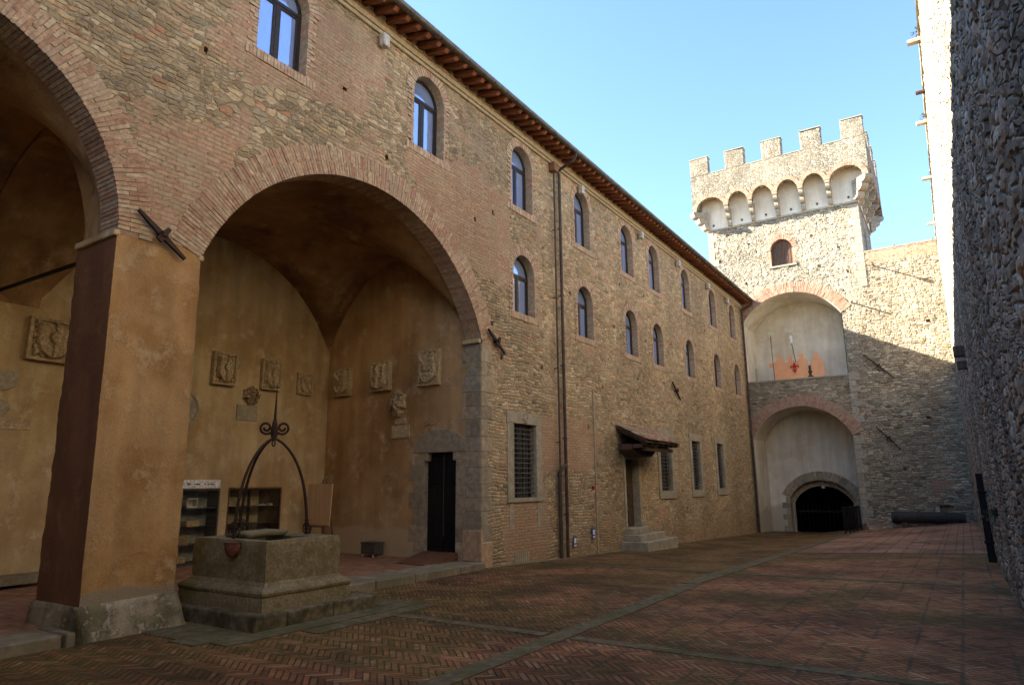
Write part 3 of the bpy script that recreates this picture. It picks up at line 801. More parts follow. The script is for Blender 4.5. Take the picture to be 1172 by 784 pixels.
for lst, zb, zs in ((UP, 8.74, 10.02), (LO, 5.87, 6.95)):
    fm, gm, sm, mm = window_meshes(zb, zs)
    for y in lst:
        w = bpy.data.objects.new('arched_window', fm); COL.objects.link(w); w.parent = B; w.location = (0, y, 0)
        for nm, me in (('pane', gm), ('brick_surround', sm), ('mortar_reveal', mm)):
            c = bpy.data.objects.new(nm, me); COL.objects.link(c); c.parent = w

# ---- barred windows
for i, (a, b, c, d) in enumerate(BW):
    bm = bmesh.new(); s = .28 if i == 0 else .26
    box(bm, a - s, a, c, d, -.03, .22, FAC); box(bm, b, b + s, c, d, -.03, .22, FAC)
    box(bm, a - s - .02, b + s + .02, d, d + .28, -.032, .22, FAC)
    box(bm, a - s - .02, b + s + .02, c - (.10 if i == 0 else .28), c, -.045, .22, FAC)
    W_ = obj('barred_window', bm, 'pietra', B, bevel=.012)
    bm = bmesh.new(); nx = 7; nz_ = 15
    for k in range(1, nx): u = a + (b - a) * k / nx; tube(bm, [FAC(u, c, .07), FAC(u, d, .07)], .012, 6)
    for k in range(1, nz_): v = c + (d - c) * k / nz_; tube(bm, [FAC(a, v, .062), FAC(b, v, .062)], .012, 6)
    obj('iron_grille', bm, 'greymetal', W_)
    bm = bmesh.new(); box(bm, a, b, c, d, .19, .21, FAC); obj('pane', bm, 'darkglass', W_)
    bm = bmesh.new(); m_ = (a + b) / 2; box(bm, m_ - .03, m_ + .03, c, d, .165, .188, FAC); box(bm, a, a + .06, c, d, .165, .188, FAC); box(bm, b - .06, b, c, d, .165, .188, FAC)
    obj('window_frame', bm, 'frame', W_)
    if i == 0:
        bm = bmesh.new(); bmesh.ops.create_icosphere(bm, subdivisions=2, radius=.1, matrix=Matrix.Translation(FAC(14.28, 3.18, -.03)) @ Matrix.Diagonal((.4, .9, 1.2, 1)))
        for q in range(6): tube(bm, [FAC(14.28 + .10 * math.cos(q), 3.18 + .1 * math.sin(q), -.03), FAC(14.28 + .14 * math.cos(q + .4), 3.18 + .13 * math.sin(q + .4), -.04)], .02, 5)
        obj('carved_boss', bm, 'pietra', W_, smooth=True)
# bricked-in traces below the first barred window
bm = bmesh.new(); box(bm, 13.60, 13.78, .55, 1.16, -.008, .03, FAC); box(bm, 14.86, 15.05, .55, 1.16, -.008, .03, FAC); obj('old_jamb_stone', bm, 'pietra', B)
bm = bmesh.new(); box(bm, 13.78, 14.42, -.25, .0, -.02, .03, FAC)
V_ = obj('floor_vent', bm, 'pietra', B)
bm = bmesh.new()
for k in range(7): box(bm, 13.82 + k * .083, 13.865 + k * .083, -.22, -.02, -.035, -.018, FAC)
obj('vent_bar', bm, 'cornice', V_)
# raised mortar strip standing in for the shadow line of a shallow chase
bm = bmesh.new(); box(bm, 18.12, 18.19, -.6, 4.35, -.035, .03, FAC); obj('chase_shadow_strip', bm, 'mortar', B)

# ---- door with canopy and steps
a, b, c, d = DOOR
bm = bmesh.new(); box(bm, a - .15, a, c, d, -.03, .3, FAC); box(bm, b, b + .15, c, d, -.03, .3, FAC); box(bm, a - .18, b + .18, d, d + .26, -.035, .3, FAC)
DR = obj('door_frame', bm, 'pietra', B, bevel=.01)
bm = bmesh.new(); box(bm, a, b, c, d, .22, .27, FAC)
for u0, u1 in ((a + .08, (a + b) / 2 - .04), ((a + b) / 2 + .04, b - .08)):
    for v0, v1 in ((c + .1, c + .55), (c + .65, c + 1.3), (c + 1.4, d - .1)): box(bm, u0, u1, v0, v1, .195, .222, FAC)
L_ = obj('door_leaf', bm, 'darkwood', DR, bevel=.012)
bm = bmesh.new(); bmesh.ops.create_icosphere(bm, subdivisions=2, radius=.035, matrix=Matrix.Translation(FAC((a + b) / 2 + .1, c + 1.0, .16))); obj('door_knob', bm, 'greymetal', L_, smooth=True)
CN = bmesh.new()
def canp(u, s, up): return (-9.0 + 1.02 * s, u, 3.36 - .50 * s + up)
vs = [CN.verts.new(canp(u, s, up)) for up in (-.05, 0) for u, s in ((19.68, 0), (22.62, 0), (22.62, 1), (19.68, 1))]
for f in ((0, 1, 2, 3), (4, 7, 6, 5), (0, 4, 5, 1), (1, 5, 6, 2), (2, 6, 7, 3), (3, 7, 4, 0)): CN.faces.new([vs[i] for i in f])
CP = obj('canopy', CN, 'darkwood', DR)
bm = bmesh.new(); u = 19.70
while u < 22.6:      # tiles with overlapping rows
    for r in range(4):
        s0, s1 = r * .25, r * .25 + .30; j = random.uniform(-.02, .02)
        pts = []; s1 += random.uniform(-.03, .05); lf = random.uniform(0, .02)
        for s, rad, lift in ((s0, .075, .03 + lf), (s1, .09, .055 + lf)):
            pts.append([Vector(canp(u + .09 + j + rad * math.cos(q * PI / 6), s, lift + rad * .75 * math.sin(q * PI / 6))) for q in range(7)])
        A_ = [bm.verts.new(p) for p in pts[0]]; B_ = [bm.verts.new(p) for p in pts[1]]
        for q in range(6): bm.faces.new((A_[q], A_[q + 1], B_[q + 1], B_[q]))
        bm.faces.new(B_)
    u += .175
obj('canopy_tiles', bm, 'canopytile', CP)
bm = bmesh.new()
prism(bm, [(19.78, 2.78), (21.75, 2.78), (21.75, 2.62), (21.35, 2.42), (20.2, 2.42), (19.78, 2.62)], FAC, -.5, -.04)
box(bm, -8.75, -8.18, 19.85, 20.0, 2.66, 2.78); box(bm, -8.75, -8.18, 21.9, 22.05, 2.66, 2.78); box(bm, -8.30, -8.18, 20.1, 22.5, 2.58, 2.70)
box(bm, -8.2, -8.08, 19.8, 22.5, 2.745, 2.82)
for u in np.linspace(19.75, 22.5, 7): prism(bm, [(0, 3.22), (.98, 2.74), (.98, 2.80), (0, 3.30)], lambda x, z, d: (-9 + x, u + d, z), 0, .07)
obj('canopy_bracket', bm, 'darkwood', CP)
bm = bmesh.new()
box(bm, -9.0, -8.12, 19.75, 22.35, -.9, -.165); box(bm, -9.0, -8.42, 19.95, 22.0, -.164, .02); box(bm, -9.3, -8.72, 20.1, 21.6, .021, .198)
obj('door_steps', bm, 'pietra', DR, bevel=.02)

# ---- cornice, eaves, roof, gutters
bm = bmesh.new(); box(bm, -10, 36.4, 10.70, 10.78, -.05, .06, FAC); box(bm, -10, 36.4, 10.782, 10.90, -.09, .06, FAC); obj('cornice', bm, 'cornice', B)
rm = None
for k in range(96):
    y = 36.12 - .33 * k
    if rm is None:
        bm = bmesh.new()
        prism(bm, [(-.1, 11.10), (.54, 10.94), (.60, 10.985), (.60, 11.05), (-.1, 11.22)], lambda x, z, d: (-9 + x, d, z), -.055, .055)
        bmesh.ops.recalc_face_normals(bm, faces=bm.faces); rm = bpy.data.meshes.new('rafter'); bm.to_mesh(rm); bm.free(); rm.materials.append(M['rafter'])
    o = bpy.data.objects.new('rafter', rm); COL.objects.link(o); o.parent = B; o.location = (0, y, 0)
    o.rotation_euler = (0, 0, random.uniform(-.004, .004))
sl = math.tan(math.radians(15.0))
def rf(x, up): return 11.232 - (x + 9) * .243 + up
bm = bmesh.new()      # soffit bricks: rows of flat tiles seen between the rafters
y = 5.0
while y < 36.4:
    e = min(y + .165, 36.42)
    for x0, x1 in ((-9.0, -8.72), (-8.72, -8.40)):
        vs = [(x0 + .004, y + .004), (x1, y + .004), (x1, e), (x0 + .004, e)]
        lo = [bm.verts.new((x, yy, rf(x, .0))) for x, yy in vs]; hi = [bm.verts.new((x, yy, rf(x, .03))) for x, yy in vs]
        bm.faces.new(lo[::-1]); bm.faces.new(hi)
        for i in range(4): bm.faces.new((lo[i], lo[(i + 1) % 4], hi[(i + 1) % 4], hi[i]))
    y = e
obj('soffit_tiles', bm, 'soffit', B)
bm = bmesh.new()
vs = [(-8.38, -10), (-8.38, 36.5), (-16.5, 36.5), (-16.5, -10)]
lo = [bm.verts.new((x, y, rf(x, .034))) for x, y in vs]; hi = [bm.verts.new((x, y, rf(x, .09))) for x, y in vs]
bm.faces.new(lo[::-1]); bm.faces.new(hi)
for i in range(4): bm.faces.new((lo[i], lo[(i + 1) % 4], hi[(i + 1) % 4], hi[i]))
R_ = obj('roof', bm, 'tile', B)
bm = bmesh.new(); y = -2.0
while y < 36.3:
    for x0, x1 in ((-8.40, -8.85), (-8.75, -9.4)):
        j = random.uniform(-.03, .0); rad = .08
        A_ = [bm.verts.new((x0 + j, y + rad * math.cos(q * PI / 6), rf(x0, .075) + rad * .8 * math.sin(q * PI / 6))) for q in range(7)]
        B_ = [bm.verts.new((x1 + j, y + rad * .85 * math.cos(q * PI / 6), rf(x1, .10) + rad * .7 * math.sin(q * PI / 6))) for q in range(7)]
        for q in range(6): bm.faces.new((A_[q], A_[q + 1], B_[q + 1], B_[q]))
        bm.faces.new(A_)
    y += .235
obj('roof_tiles', bm, 'tile', R_)
bm = bmesh.new(); gp = []
rr = .09
for y in (-6, 36.45):
    gp.append(([bm.verts.new((-8.33 + rr * math.cos(PI + q * PI / 8), y, 11.09 + rr * math.sin(PI + q * PI / 8))) for q in range(9)],
               [bm.verts.new((-8.33 + (rr - .01) * math.cos(PI + q * PI / 8), y, 11.09 + (rr - .01) * math.sin(PI + q * PI / 8))) for q in range(9)]))
for k in (0, 1):
    for q in range(8): bm.faces.new((gp[0][k][q], gp[0][k][q + 1], gp[1][k][q + 1], gp[1][k][q]))
for e in (0, 8): bm.faces.new((gp[0][0][e], gp[0][1][e], gp[1][1][e], gp[1][0][e]))
bm.faces.new(gp[1][0])
y = -5
while y < 36: box(bm, -8.41, -8.25, y, y + .02, 11.0, 11.10); y += 1.0
obj('gutter', bm, 'zinc', B)

def downpipe(y, r, top, foot, goose=True, xoff=-8.90, joint=True):
    bm = bmesh.new()
    pts = []
    if goose: pts = [(-8.33, y + .0, 11.03), (-8.33, y, 10.90), (-8.42, y, 10.82), (xoff - .04 + .0, y, 10.60), (xoff, y, 10.48)]
    pts += [(xoff, y, top), (xoff, y, foot)]
    tube(bm, pts, r, 12)
    z = foot + 1.1
    while z < top - .4:
        tube(bm, [(xoff, y, z), (xoff, y, z + .05)], r * 1.22, 12); box(bm, -9.02, xoff, y - .012, y + .012, z + .01, z + .035); z += 2.0
    return obj('downpipe', bm, 'copper', B, smooth=False)
downpipe(16.22, .045, 10.40, -.33)
p = downpipe(15.90, .026, 10.62, 1.55, False); 
bm = bmesh.new(); tube(bm, [(-8.92, 15.90, 1.9), (-8.92, 15.90, -.3)], .052, 12); tube(bm, [(-8.9, 15.9, 1.9), (-8.9, 16.05, 2.02), (-8.9, 16.2, 2.08)], .045, 10); obj('pipe_sleeve', bm, 'copper', p)
bm = bmesh.new(); box(bm, 15.78, 16.02, 10.45, 10.72, -.2, -.02, FAC); obj('rain_head', bm, 'rainhead', p, bevel=.02)
downpipe(36.2, .052, 10.40, -1.2)

# lamps under the cornice
LP = [(8.89, 10.42), (17.6, 10.42), (22.35, 10.42), (26.3, 10.42), (30.3, 10.42), (33.4, 10.42)]
bm = bmesh.new(); box(bm, -.09, .09, -.14, .14, -.20, -.05, FAC); box(bm, -.03, .03, -.03, .03, -.05, .02, FAC)
bmesh.ops.recalc_face_normals(bm, faces=bm.faces); lm = bpy.data.meshes.new('floodlight'); bm.to_mesh(lm); bm.free(); lm.materials.append(M['lamp'])
for y, z in LP:
    o = bpy.data.objects.new('floodlight', lm); COL.objects.link(o); o.parent = B; o.location = (0, y, z + .1)
    bv = o.modifiers.new('b', 'BEVEL'); bv.width = .025; bv.segments = 3
bm = bmesh.new(); box(bm, 17.9, 17.98, 1.42, 1.52, -.07, .0, FAC); obj('alarm_bell', bm, 'red', B, bevel=.02)

# tie anchors: flat tapered iron bars with a wedge
def anchor(p0, p1, mp, parent, w=.055, o=.05):
    (u0, v0), (u1, v1) = p0, p1; L = math.hypot(u1 - u0, v1 - v0); du, dv = (u1 - u0) / L, (v1 - v0) / L; nu_, nv_ = -dv, du
    bm = bmesh.new(); pts = []
    for s, ww in ((0, .45), (.44, 1), (.56, 1), (1, .45)): pts.append((s, ww * w))
    pl = [(u0 + du * L * s + nu_ * q, v0 + dv * L * s + nv_ * q) for s, q in pts] + [(u0 + du * L * s - nu_ * q, v0 + dv * L * s - nv_ * q) for s, q in pts[::-1]]
    prism(bm, pl, mp, -o - .05, -o)
    cu, cv = (u0 + u1) / 2, (v0 + v1) / 2
    prism(bm, [(cu + nu_ * .12 + du * .03, cv + nv_ * .12 + dv * .03), (cu - nu_ * .12 + du * .05, cv - nv_ * .12 + dv * .05), (cu - nu_ * .12 - du * .04, cv - nv_ * .12 - dv * .04), (cu + nu_ * .12 - du * .03, cv + nv_ * .12 - dv * .03)], mp, -o - .09, -o - .052)
    box(bm, cu - .035, cu + .035, cv - .035, cv + .035, -o - .12, .05, mp)
    return obj('tie_anchor', bm, 'iron', parent)
anchor((4.42, 5.28), (5.13, 4.77), FAC, B, .038); anchor((12.64, 5.16), (13.33, 4.68), FAC, B, .038); anchor((24.91, 5.38), (25.71, 4.76), FAC, B, .045)

# closed back of the building
bm = bmesh.new(); box(bm, -16.5, -16.2, -10, 36.4, -1, 12.9); box(bm, -16.2, -9.05, -10.2, -10, -1, 12.2); box(bm, -16.2, -9.05, -10, 36.3, 8.0, 8.1)
bm.free()
bm = bmesh.new(); box(bm, -16.5, -16.1, -10, 36.4, -1, 13.1); box(bm, -16.1, -9.5, 12.75, 12.9, -1, 11); box(bm, -16.2, -9.3, -10, 36.3, 7.6, 7.7)
box(bm, -16.2, -9.05, -10.2, -9.9, -1, 12)
obj('inner_masonry', bm, 'mortar', B)
bm = bmesh.new()    # rim closing the gap between the vaults and the facade above the arches
prism(bm, [(-10, 6.6 + 1.0), (36.3, 7.6), (36.3, 7.62), (-10, 7.62)], FAC, .05, .32); obj('floor_edge', bm, 'mortar', B)

# ------------------------------------------------------------------ display cases etc. in the loggia
def display_case(q, label, side):
    a, b, c, d = q
    t = thing('display_case', label, 'display case', 'glass display cases in the loggia wall')
    bm = bmesh.new(); e = .42
    box(bm, a, a + .03, c, d, .0, e, BAK); box(bm, b - .03, b, c, d, .0, e, BAK); box(bm, a + .03, b - .03, d - .03, d, .0, e, BAK); box(bm, a + .03, b - .03, c, c + .06, .0, e, BAK)
    obj('cabinet', bm, 'casewood', t)
    bm = bmesh.new(); box(bm, a + .03, b - .03, c + .06, d - .03, e - .02, e, BAK); obj('back_panel', bm, side, t)
    bm = bmesh.new(); ring(bm, [(a - .01, c), (a - .01, d + .015), (b + .01, d + .015), (b + .01, c)], [(a + .02, c + .03), (a + .02, d - .02), (b - .02, d - .02), (b - .02, c + .03)], BAK, -.012, -.001, True); obj('front_frame', bm, 'greymetal' if side == 'caseteal' else 'rust', t)
    for z in (c + .42, c + .80, c + 1.19):
        bm = bmesh.new(); box(bm, a + .035, b - .035, z, z + .012, .03, e - .03, BAK); obj('shelf', bm, 'greymetal', t)
    bm = bmesh.new(); box(bm, a + .025, b - .025, c + .035, d - .025, .004, .010, BAK); obj('glass_door', bm, 'clear', t)
    return t
c1 = display_case(CASES[0], 'glass display case with teal back under the white sign strip, half hidden by the pier', 'caseteal')
c2 = display_case(CASES[1], 'glass display case with ochre back behind the well', 'caseback')
bm = bmesh.new(); box(bm, 10.45, 10.47, -.01, 1.52, .30, .398, BAK); box(bm, 10.78, 11.07, .0, 1.51, .385, .398, BAK); obj('divider', bm, 'casewood', c2)
bm = bmesh.new(); box(bm, 8.1, 9.43, 1.56, 1.74, -.02, 0, BAK)
sg = tag(obj('sign_strip', bm, 'whitep'), 'narrow white sign strip with dark lettering and a red dot above a display case', 'sign')
bm = bmesh.new(); u = 8.62
for wd in (.05, .03, 0, .04, .05, .04, 0, 0, .0, .03, .05, .04):
    if wd: box(bm, u, u + wd, 1.63, 1.63 + random.uniform(.02, .035), -.024, -.0205, BAK)
    u += .055
obj('lettering', bm, 'ink', sg)
bm = bmesh.new(); bmesh.ops.create_cone(bm, cap_ends=True, segments=16, radius1=.02, radius2=.02, depth=.006, matrix=Matrix.Translation(BAK(9.04, 1.645, -.0235)) @ Matrix.Rotation(PI / 2, 4, 'Y')); obj('red_dot', bm, 'red', sg)
CAT = [('open_box', 8.74, 9.00, 1.12, 1.34, 'paper', 'open pale box on the top shelf of the left display case', 'box'),
       ('carved_strip', 8.90, 9.15, 1.122, 1.16, 'cardboard', 'tan carved strip lying on the top shelf of the left display case', 'exhibit'),
       ('paper_sheet', 8.42, 8.66, .735, .90, 'paper', 'white sheet leaning on the middle shelf of the left display case', 'paper'),
       ('cardboard_box', 8.76, 9.06, .735, .86, 'cardboard', 'tan cardboard box on the middle shelf of the left display case', 'box'),
       ('wooden_tray', 8.42, 8.85, .355, .56, 'cardboard', 'tan slatted tray on the lowest shelf of the left display case', 'tray'),
       ('paper_bundle', 8.3, 8.8, -.005, .10, 'cardboard', 'tan bundle on the floor of the left display case', 'bundle')]
for nm, a, b, c, d, mt, lab, cat in CAT:
    bm = bmesh.new()
    if nm == 'open_box':
        box(bm, a, b, c, c + .05, .12, .3, BAK); box(bm, a, b, c + .05, d, .28, .3, BAK); box(bm, a, a + .02, c, d, .12, .3, BAK); box(bm, b - .02, b, c, d, .12, .3, BAK); box(bm, a, b, d - .02, d, .1, .3, BAK)
    elif nm == 'wooden_tray':
        for k in range(5): box(bm, a, b, c + k * .042, c + k * .042 + .018, .15, .30, BAK)
        box(bm, a, a + .03, c, d, .13, .31, BAK); box(bm, b - .03, b, c, d, .13, .31, BAK)
    elif nm == 'paper_sheet': prism(bm, [(a, c), (b, c), (b - .02, d), (a + .03, d)], BAK, .15, .165)
    elif nm == 'carved_strip':
        for k in range(6): box(bm, a + k * .04, a + k * .04 + .05, c + k * .004, c + .02 + k * .006, .14, .22, BAK)
    else:
        box(bm, a, b, c, d - .02, .1, .3, BAK); box(bm, a - .01, b + .01, d - .02, d, .09, .31, BAK)
    tag(obj(nm, bm, mt), lab, cat)
def dagger(y, z, L, lab, mt):
    bm = bmesh.new(); prism(bm, [(y, z + .025), (y + L * .7, z + .004), (y + L * .7, z + .046)], BAK, .18, .19)
    box(bm, y + L * .7, y + L * .74, z, z + .06, .17, .2, BAK); box(bm, y + L * .74, y + L, z + .012, z + .038, .172, .198, BAK)
    tag(obj('old_dagger', bm, mt), lab, 'dagger')
dagger(10.55, 1.122, .28, 'small bright blade on the upper shelf of the case behind the well', 'whitep')
dagger(10.0, .742, .34, 'small dark blade on the middle shelf of the case behind the well', 'greymetal')
bm = bmesh.new(); box(bm, 10.9, 11.0, 1.122, 1.17, .15, .25, BAK); box(bm, 10.91, 10.99, 1.17, 1.18, .16, .24, BAK); tag(obj('small_box', bm, 'whitep'), 'small white box at the right end of the upper shelf behind the well', 'box')

# easel with blank board
E_ = thing('easel', 'wooden easel holding a blank plywood board beside the loggia corner', 'easel', loc=(-13.3, 11.6, -.07)); E_.location = (0, 0, 0)
bm = bmesh.new(); vs = []
for d in (0, .03):
    for x, z in ((-13.74, .66), (-12.87, .66), (-12.87, 1.63), (-13.74, 1.63)): vs.append(bm.verts.new((x, 11.58 + (z - .66) * .06 + d, z)))
for f in ((0, 1, 2, 3), (7, 6, 5, 4), (0, 4, 5, 1), (1, 5, 6, 2), (2, 6, 7, 3), (3, 7, 4, 0)): bm.faces.new([vs[i] for i in f])
obj('board', bm, 'board', E_)
for pts in (((-13.62, 11.50, -.07), (-13.36, 11.80, 1.75)), ((-13.0, 11.50, -.07), (-13.26, 11.80, 1.75)), ((-13.31, 12.2, -.07), (-13.31, 11.84, 1.7))):
    bm = bmesh.new(); tube(bm, pts, .022, 4); obj('leg', bm, 'brownwood', E_)
bm = bmesh.new(); box(bm, -13.7, -12.9, 11.50, 11.62, .61, .655); obj('ledge', bm, 'brownwood', E_)
# small metal box on feet
bm = bmesh.new(); box(bm, -12.2, -11.75, 12.0, 12.3, .0, .24); box(bm, -12.22, -11.73, 11.98, 12.32, .241, .27)
bx = tag(obj('metal_box', bm, 'greymetal', bevel=.01), 'small grey metal box on feet against the brown loggia wall', 'box')
for x in (-12.16, -11.82):
    for y in (12.03, 12.22):
        bm = bmesh.new(); tube(bm, [(x, y, -.07), (x, y, .0)], .02, 8); obj('foot', bm, 'lamp', bx)

# ------------------------------------------------------------------ carved crests
def crest(mp, u0, u1, v0, v1, label, kind='shield', name='carved_crest', border='r', dep=.09, cat='relief', grp='carved coats of arms on the loggia walls'):
    nu_, nv_ = 44, 60; bm = bmesh.new(); W, H = u1 - u0, v1 - v0; vg = []
    sd = random.uniform(0, 99)
    for i in range(nu_ + 1):
        row = []
        for j in range(nv_ + 1):
            s, t_ = i / nu_, j / nv_; x, y = s * 2 - 1, t_ * 2 - 1
            h = dep
            if kind in ('shield', 'horse'):
                fr = max(abs(x), abs(y)); h = dep * (1.0 if fr > .86 else .72)
                k = abs(x) - (.70 - .0 if y > -.1 else .70 * math.sqrt(max(0, 1 - ((-y - .1) / .75) ** 2)))
                if k < 0 and y < .72 and y > -.85:
                    h = dep * 1.35
                    ch = int(sd) % 3; a_ = (abs(x + y * .8) < .16, abs(y + .1 - abs(x) * .9) < .13, x * x * 3 + (y - .1) ** 2 * 2.2 < .16 or abs(x) < .07)[ch]
                    if a_ and k < -.08: h += dep * .5
                    if -.09 < k < -.03: h += dep * .3
                    h += dep * .35 * abs(mnoise.noise(Vector((x * 3.2 + sd, y * 3.6, 0))))
                elif fr < .86: h += dep * .5 * (mnoise.noise(Vector((x * 4 + sd, y * 4, 3))) > .12)
                h += dep * .12 * mnoise.noise(Vector((x * 7 + sd, y * 8, 3)))
            elif kind == 'scroll':
                r = math.hypot(x, y * .95); h = dep * (1.2 - .6 * r) + dep * (.5 if abs(mnoise.noise(Vector((x * 3 + sd, y * 3.6, 1)))) < .12 else 0) + dep * .3 * (r < .42)
            h += .004 * mnoise.noise(Vector((x * 14, y * 14, sd)))
            u, v = u0 + s * W, v0 + t_ * H
            if kind == 'scroll' or kind == 'rough':
                ang = math.atan2(y, x); lim = 1 + .10 * math.sin(ang * 7 + sd) + .06 * math.sin(ang * 13)
                m = max(abs(x), abs(y)); 
                if m > 0:
                    f = lim * m / max(math.hypot(x, y), 1e-6) if kind == 'scroll' else 1 + .05 * math.sin(ang * 5 + sd)
                    if kind == 'scroll': f *= .92
                    u = (u0 + u1) / 2 + x * f * W / 2; v = (v0 + v1) / 2 + y * f * H / 2
            row.append(((u, v), h))
        vg.append(row)
    top = [[bm.verts.new(mp(p[0], p[1], -h)) for p, h in row] for row in vg]
    for i in range(nu_):
        for j in range(nv_): bm.faces.new((top[i][j], top[i + 1][j], top[i + 1][j + 1], top[i][j + 1]))
    rim = [(i, 0) for i in range(nu_)] + [(nu_, j) for j in range(nv_)] + [(i, nv_) for i in range(nu_, 0, -1)] + [(0, j) for j in range(nv_, 0, -1)]
    back = [bm.verts.new(mp(vg[i][j][0][0], vg[i][j][0][1], .01)) for i, j in rim]
    for k in range(len(rim)):
        a = rim[k]; b = rim[(k + 1) % len(rim)]; bm.faces.new((top[a[0]][a[1]], top[b[0]][b[1]], back[(k + 1) % len(rim)], back[k]))
    bm.faces.new(back)
    return tag(obj(name, bm, 'crest', smooth=False), label, cat, grp)
crest(BAK, 5.24, 6.08, 3.90, 4.70, 'large square carved relief alone on the wall left of the ochre pier', dep=.13)
crest(BAK, 8.96, 9.56, 3.88, 4.64, 'carved shield slab just right of the pier, leftmost of three in a row', dep=.13)
crest(BAK, 10.27, 10.82, 3.90, 4.66, 'carved shield slab in the row of three, above the tip of the well iron', dep=.12)
crest(BAK, 11.38, 11.86, 3.90, 4.46, 'small carved shield slab nearest the loggia corner on the back wall', dep=.08)
crest(BAK, 9.82, 10.26, 3.50, 3.94, 'small broken scroll shield just above the grey plaque', 'scroll', dep=.12)
crest(END, -13.76, -13.18, 3.90, 4.64, 'carved slab nearest the corner on the brown end wall', dep=.13)
crest(END, -12.39, -11.77, 3.92, 4.66, 'carved slab with ragged left edge in the middle of the brown end wall', dep=.15)
crest(END, -10.83, -10.18, 3.93, 4.80, 'framed carved crest highest and nearest the arch jamb on the brown end wall', dep=.11)
crest(END, -11.70, -11.26, 3.22, 3.90, 'oval scrollwork crest hanging above the stone plaques over the door', 'scroll', dep=.15)
def plaque(mp, u0, u1, v0, v1, label, mt='pietra', d=.02):
    bm = bmesh.new(); box(bm, u0, u1, v0, v1, -d, .01, mp); o = tag(obj('stone_plaque', bm, mt, bevel=.006), label, 'plaque', 'flat stone plaques on the loggia walls'); return o
plaque(BAK, 9.70, 10.26, 3.12, 3.48, 'plain grey rectangular plaque below the broken scroll shield', d=.03)
plaque(BAK, 8.30, 8.62, 2.90, 3.16, 'grey stone block in the wall beside the pier under the round medallion')
plaque(END, -11.71, -11.13, 2.71, 3.03, 'larger plaque low on the brown wall under the oval crest', 'crest', .03)
plaque(END, -11.60, -11.26, 3.05, 3.20, 'small stone tablet between the oval crest and the larger plaque', 'crest', .03)
plaque(BAK, 4.5, 5.5, 2.62, 2.82, 'long low stone inset in the wall at the far left', 'crest')
plaque(END, -10.62, -10.35, 2.98, 3.12, 'tiny brown stone inset over the door arch', 'brown')
bm = bmesh.new(); prism(bm, [(-13.5, 2.85), (-12.48, 2.88), (-12.42, 3.35), (-12.7, 3.42), (-13.2, 3.45), (-13.45, 3.3)], END, -.012, .01)
tag(obj('plaster_panel', bm, 'brown', bevel=.006), 'faint brown plastered panel low on the end wall near the corner', 'panel')
bm = bmesh.new(); prism(bm, [(9.55, 4.52), (9.66, 4.55), (9.75, 4.38), (9.62, 4.28), (9.5, 4.32)], BAK, -.015, .01)
tag(obj('slate_fragment', bm, 'pietra'), 'small dark stone fragment touching the leftmost shield slab', 'stone')
for i, (y, z, r, lab) in enumerate(((5.02, 3.5, .2, 'rough grey stone fragment in the wall at the far left, upper one'), (4.95, 2.98, .16, 'rough grey stone fragment in the wall at the far left, lower one'))):
    bm = bmesh.new(); prism(bm, [(y + r * random.uniform(.8, 1.3) * math.cos(q * PI / 5), z + r * random.uniform(.8, 1.2) * math.sin(q * PI / 5)) for q in range(10)], BAK, -.035, .01); tag(obj('stone_fragment', bm, 'pietra', bevel=.01), lab, 'stone')
bm = bmesh.new()
tube(bm, [BAK(8.30 + .42 * math.cos(a), 3.26 + .42 * math.sin(a), -.01) for a in [2 * PI * k / 32 for k in range(33)]], .035, 6)
bmesh.ops.create_cone(bm, cap_ends=True, segments=32, radius1=.40, radius2=.40, depth=.03, matrix=Matrix.Translation(BAK(8.30, 3.26, 0)) @ Matrix.Rotation(PI / 2, 4, 'Y'))
tag(obj('round_medallion', bm, 'pietra'), 'round stone medallion half hidden behind the right edge of the pier', 'medallion')

# ------------------------------------------------------------------ the well
Wl = thing('well', 'square mossy stone well with an iron arch, on a worn stone step', 'well', loc=(-8.7, 6.65, -.2)); Wl.location = (0, 0, 0)
def rough_loft(bm, levels, amp=.012, seg=14):
    rows = []
    for (x0, x1, y0, y1, z) in levels:
        cs = [(x1, y0), (x1, y1), (x0, y1), (x0, y0)]; line = []
        for c in range(4):
            a, b = cs[c], cs[(c + 1) % 4]
            for s in range(seg):
                f = s / seg; p = Vector((a[0] + (b[0] - a[0]) * f, a[1] + (b[1] - a[1]) * f, z))
                p += Vector((mnoise.noise(p * 3), mnoise.noise(p * 3 + Vector((7, 0, 0))), mnoise.noise(p * 3 + Vector((0, 7, 0))) * .6)) * amp
                line.append(bm.verts.new(p))
        rows.append(line)
    for a, b in zip(rows, rows[1:]):
        n = len(a)
        for k in range(n): bm.faces.new((a[k], a[(k + 1) % n], b[(k + 1) % n], b[k]))
    return rows
bm = bmesh.new()
x0, x1, y0, y1 = -9.52, -7.86, 6.02, 7.30
L_ = []
for e, z in ((.13, -.02), (.125, .08), (.11, .17), (.125, .19), (.13, .225), (.11, .255), (.075, .275), (.03, .295), (.015, .32), (.0, .345), (.0, .55), (.0, .72), (-.005, .82), (-.015, .865)):
    L_.append((x0 - e, x1 + e, y0 - e, y1 + e, z))
for e, z in ((-.05, .875), (-.17, .87), (-.20, .85), (-.20, .4), (-.20, .0)): L_.append((x0 - e, x1 + e, y0 - e, y1 + e, z))
rows = rough_loft(bm, L_, .016, 18); bm.faces.new(rows[-1]); obj('basin', bm, 'well', Wl, smooth=False)
bm = bmesh.new()
for a, b, c, d in ((-9.9, -8.75, 5.74, 6.2), (-8.74, -7.6, 5.72, 6.2), (-8.1, -7.6, 6.21, 7.0), (-8.1, -7.62, 7.01, 7.9), (-9.9, -8.1, 6.21, 7.85)):
    box(bm, a + .004, b, c + .004, d, -.5, .0 + random.uniform(-.012, .006), jit=.012)
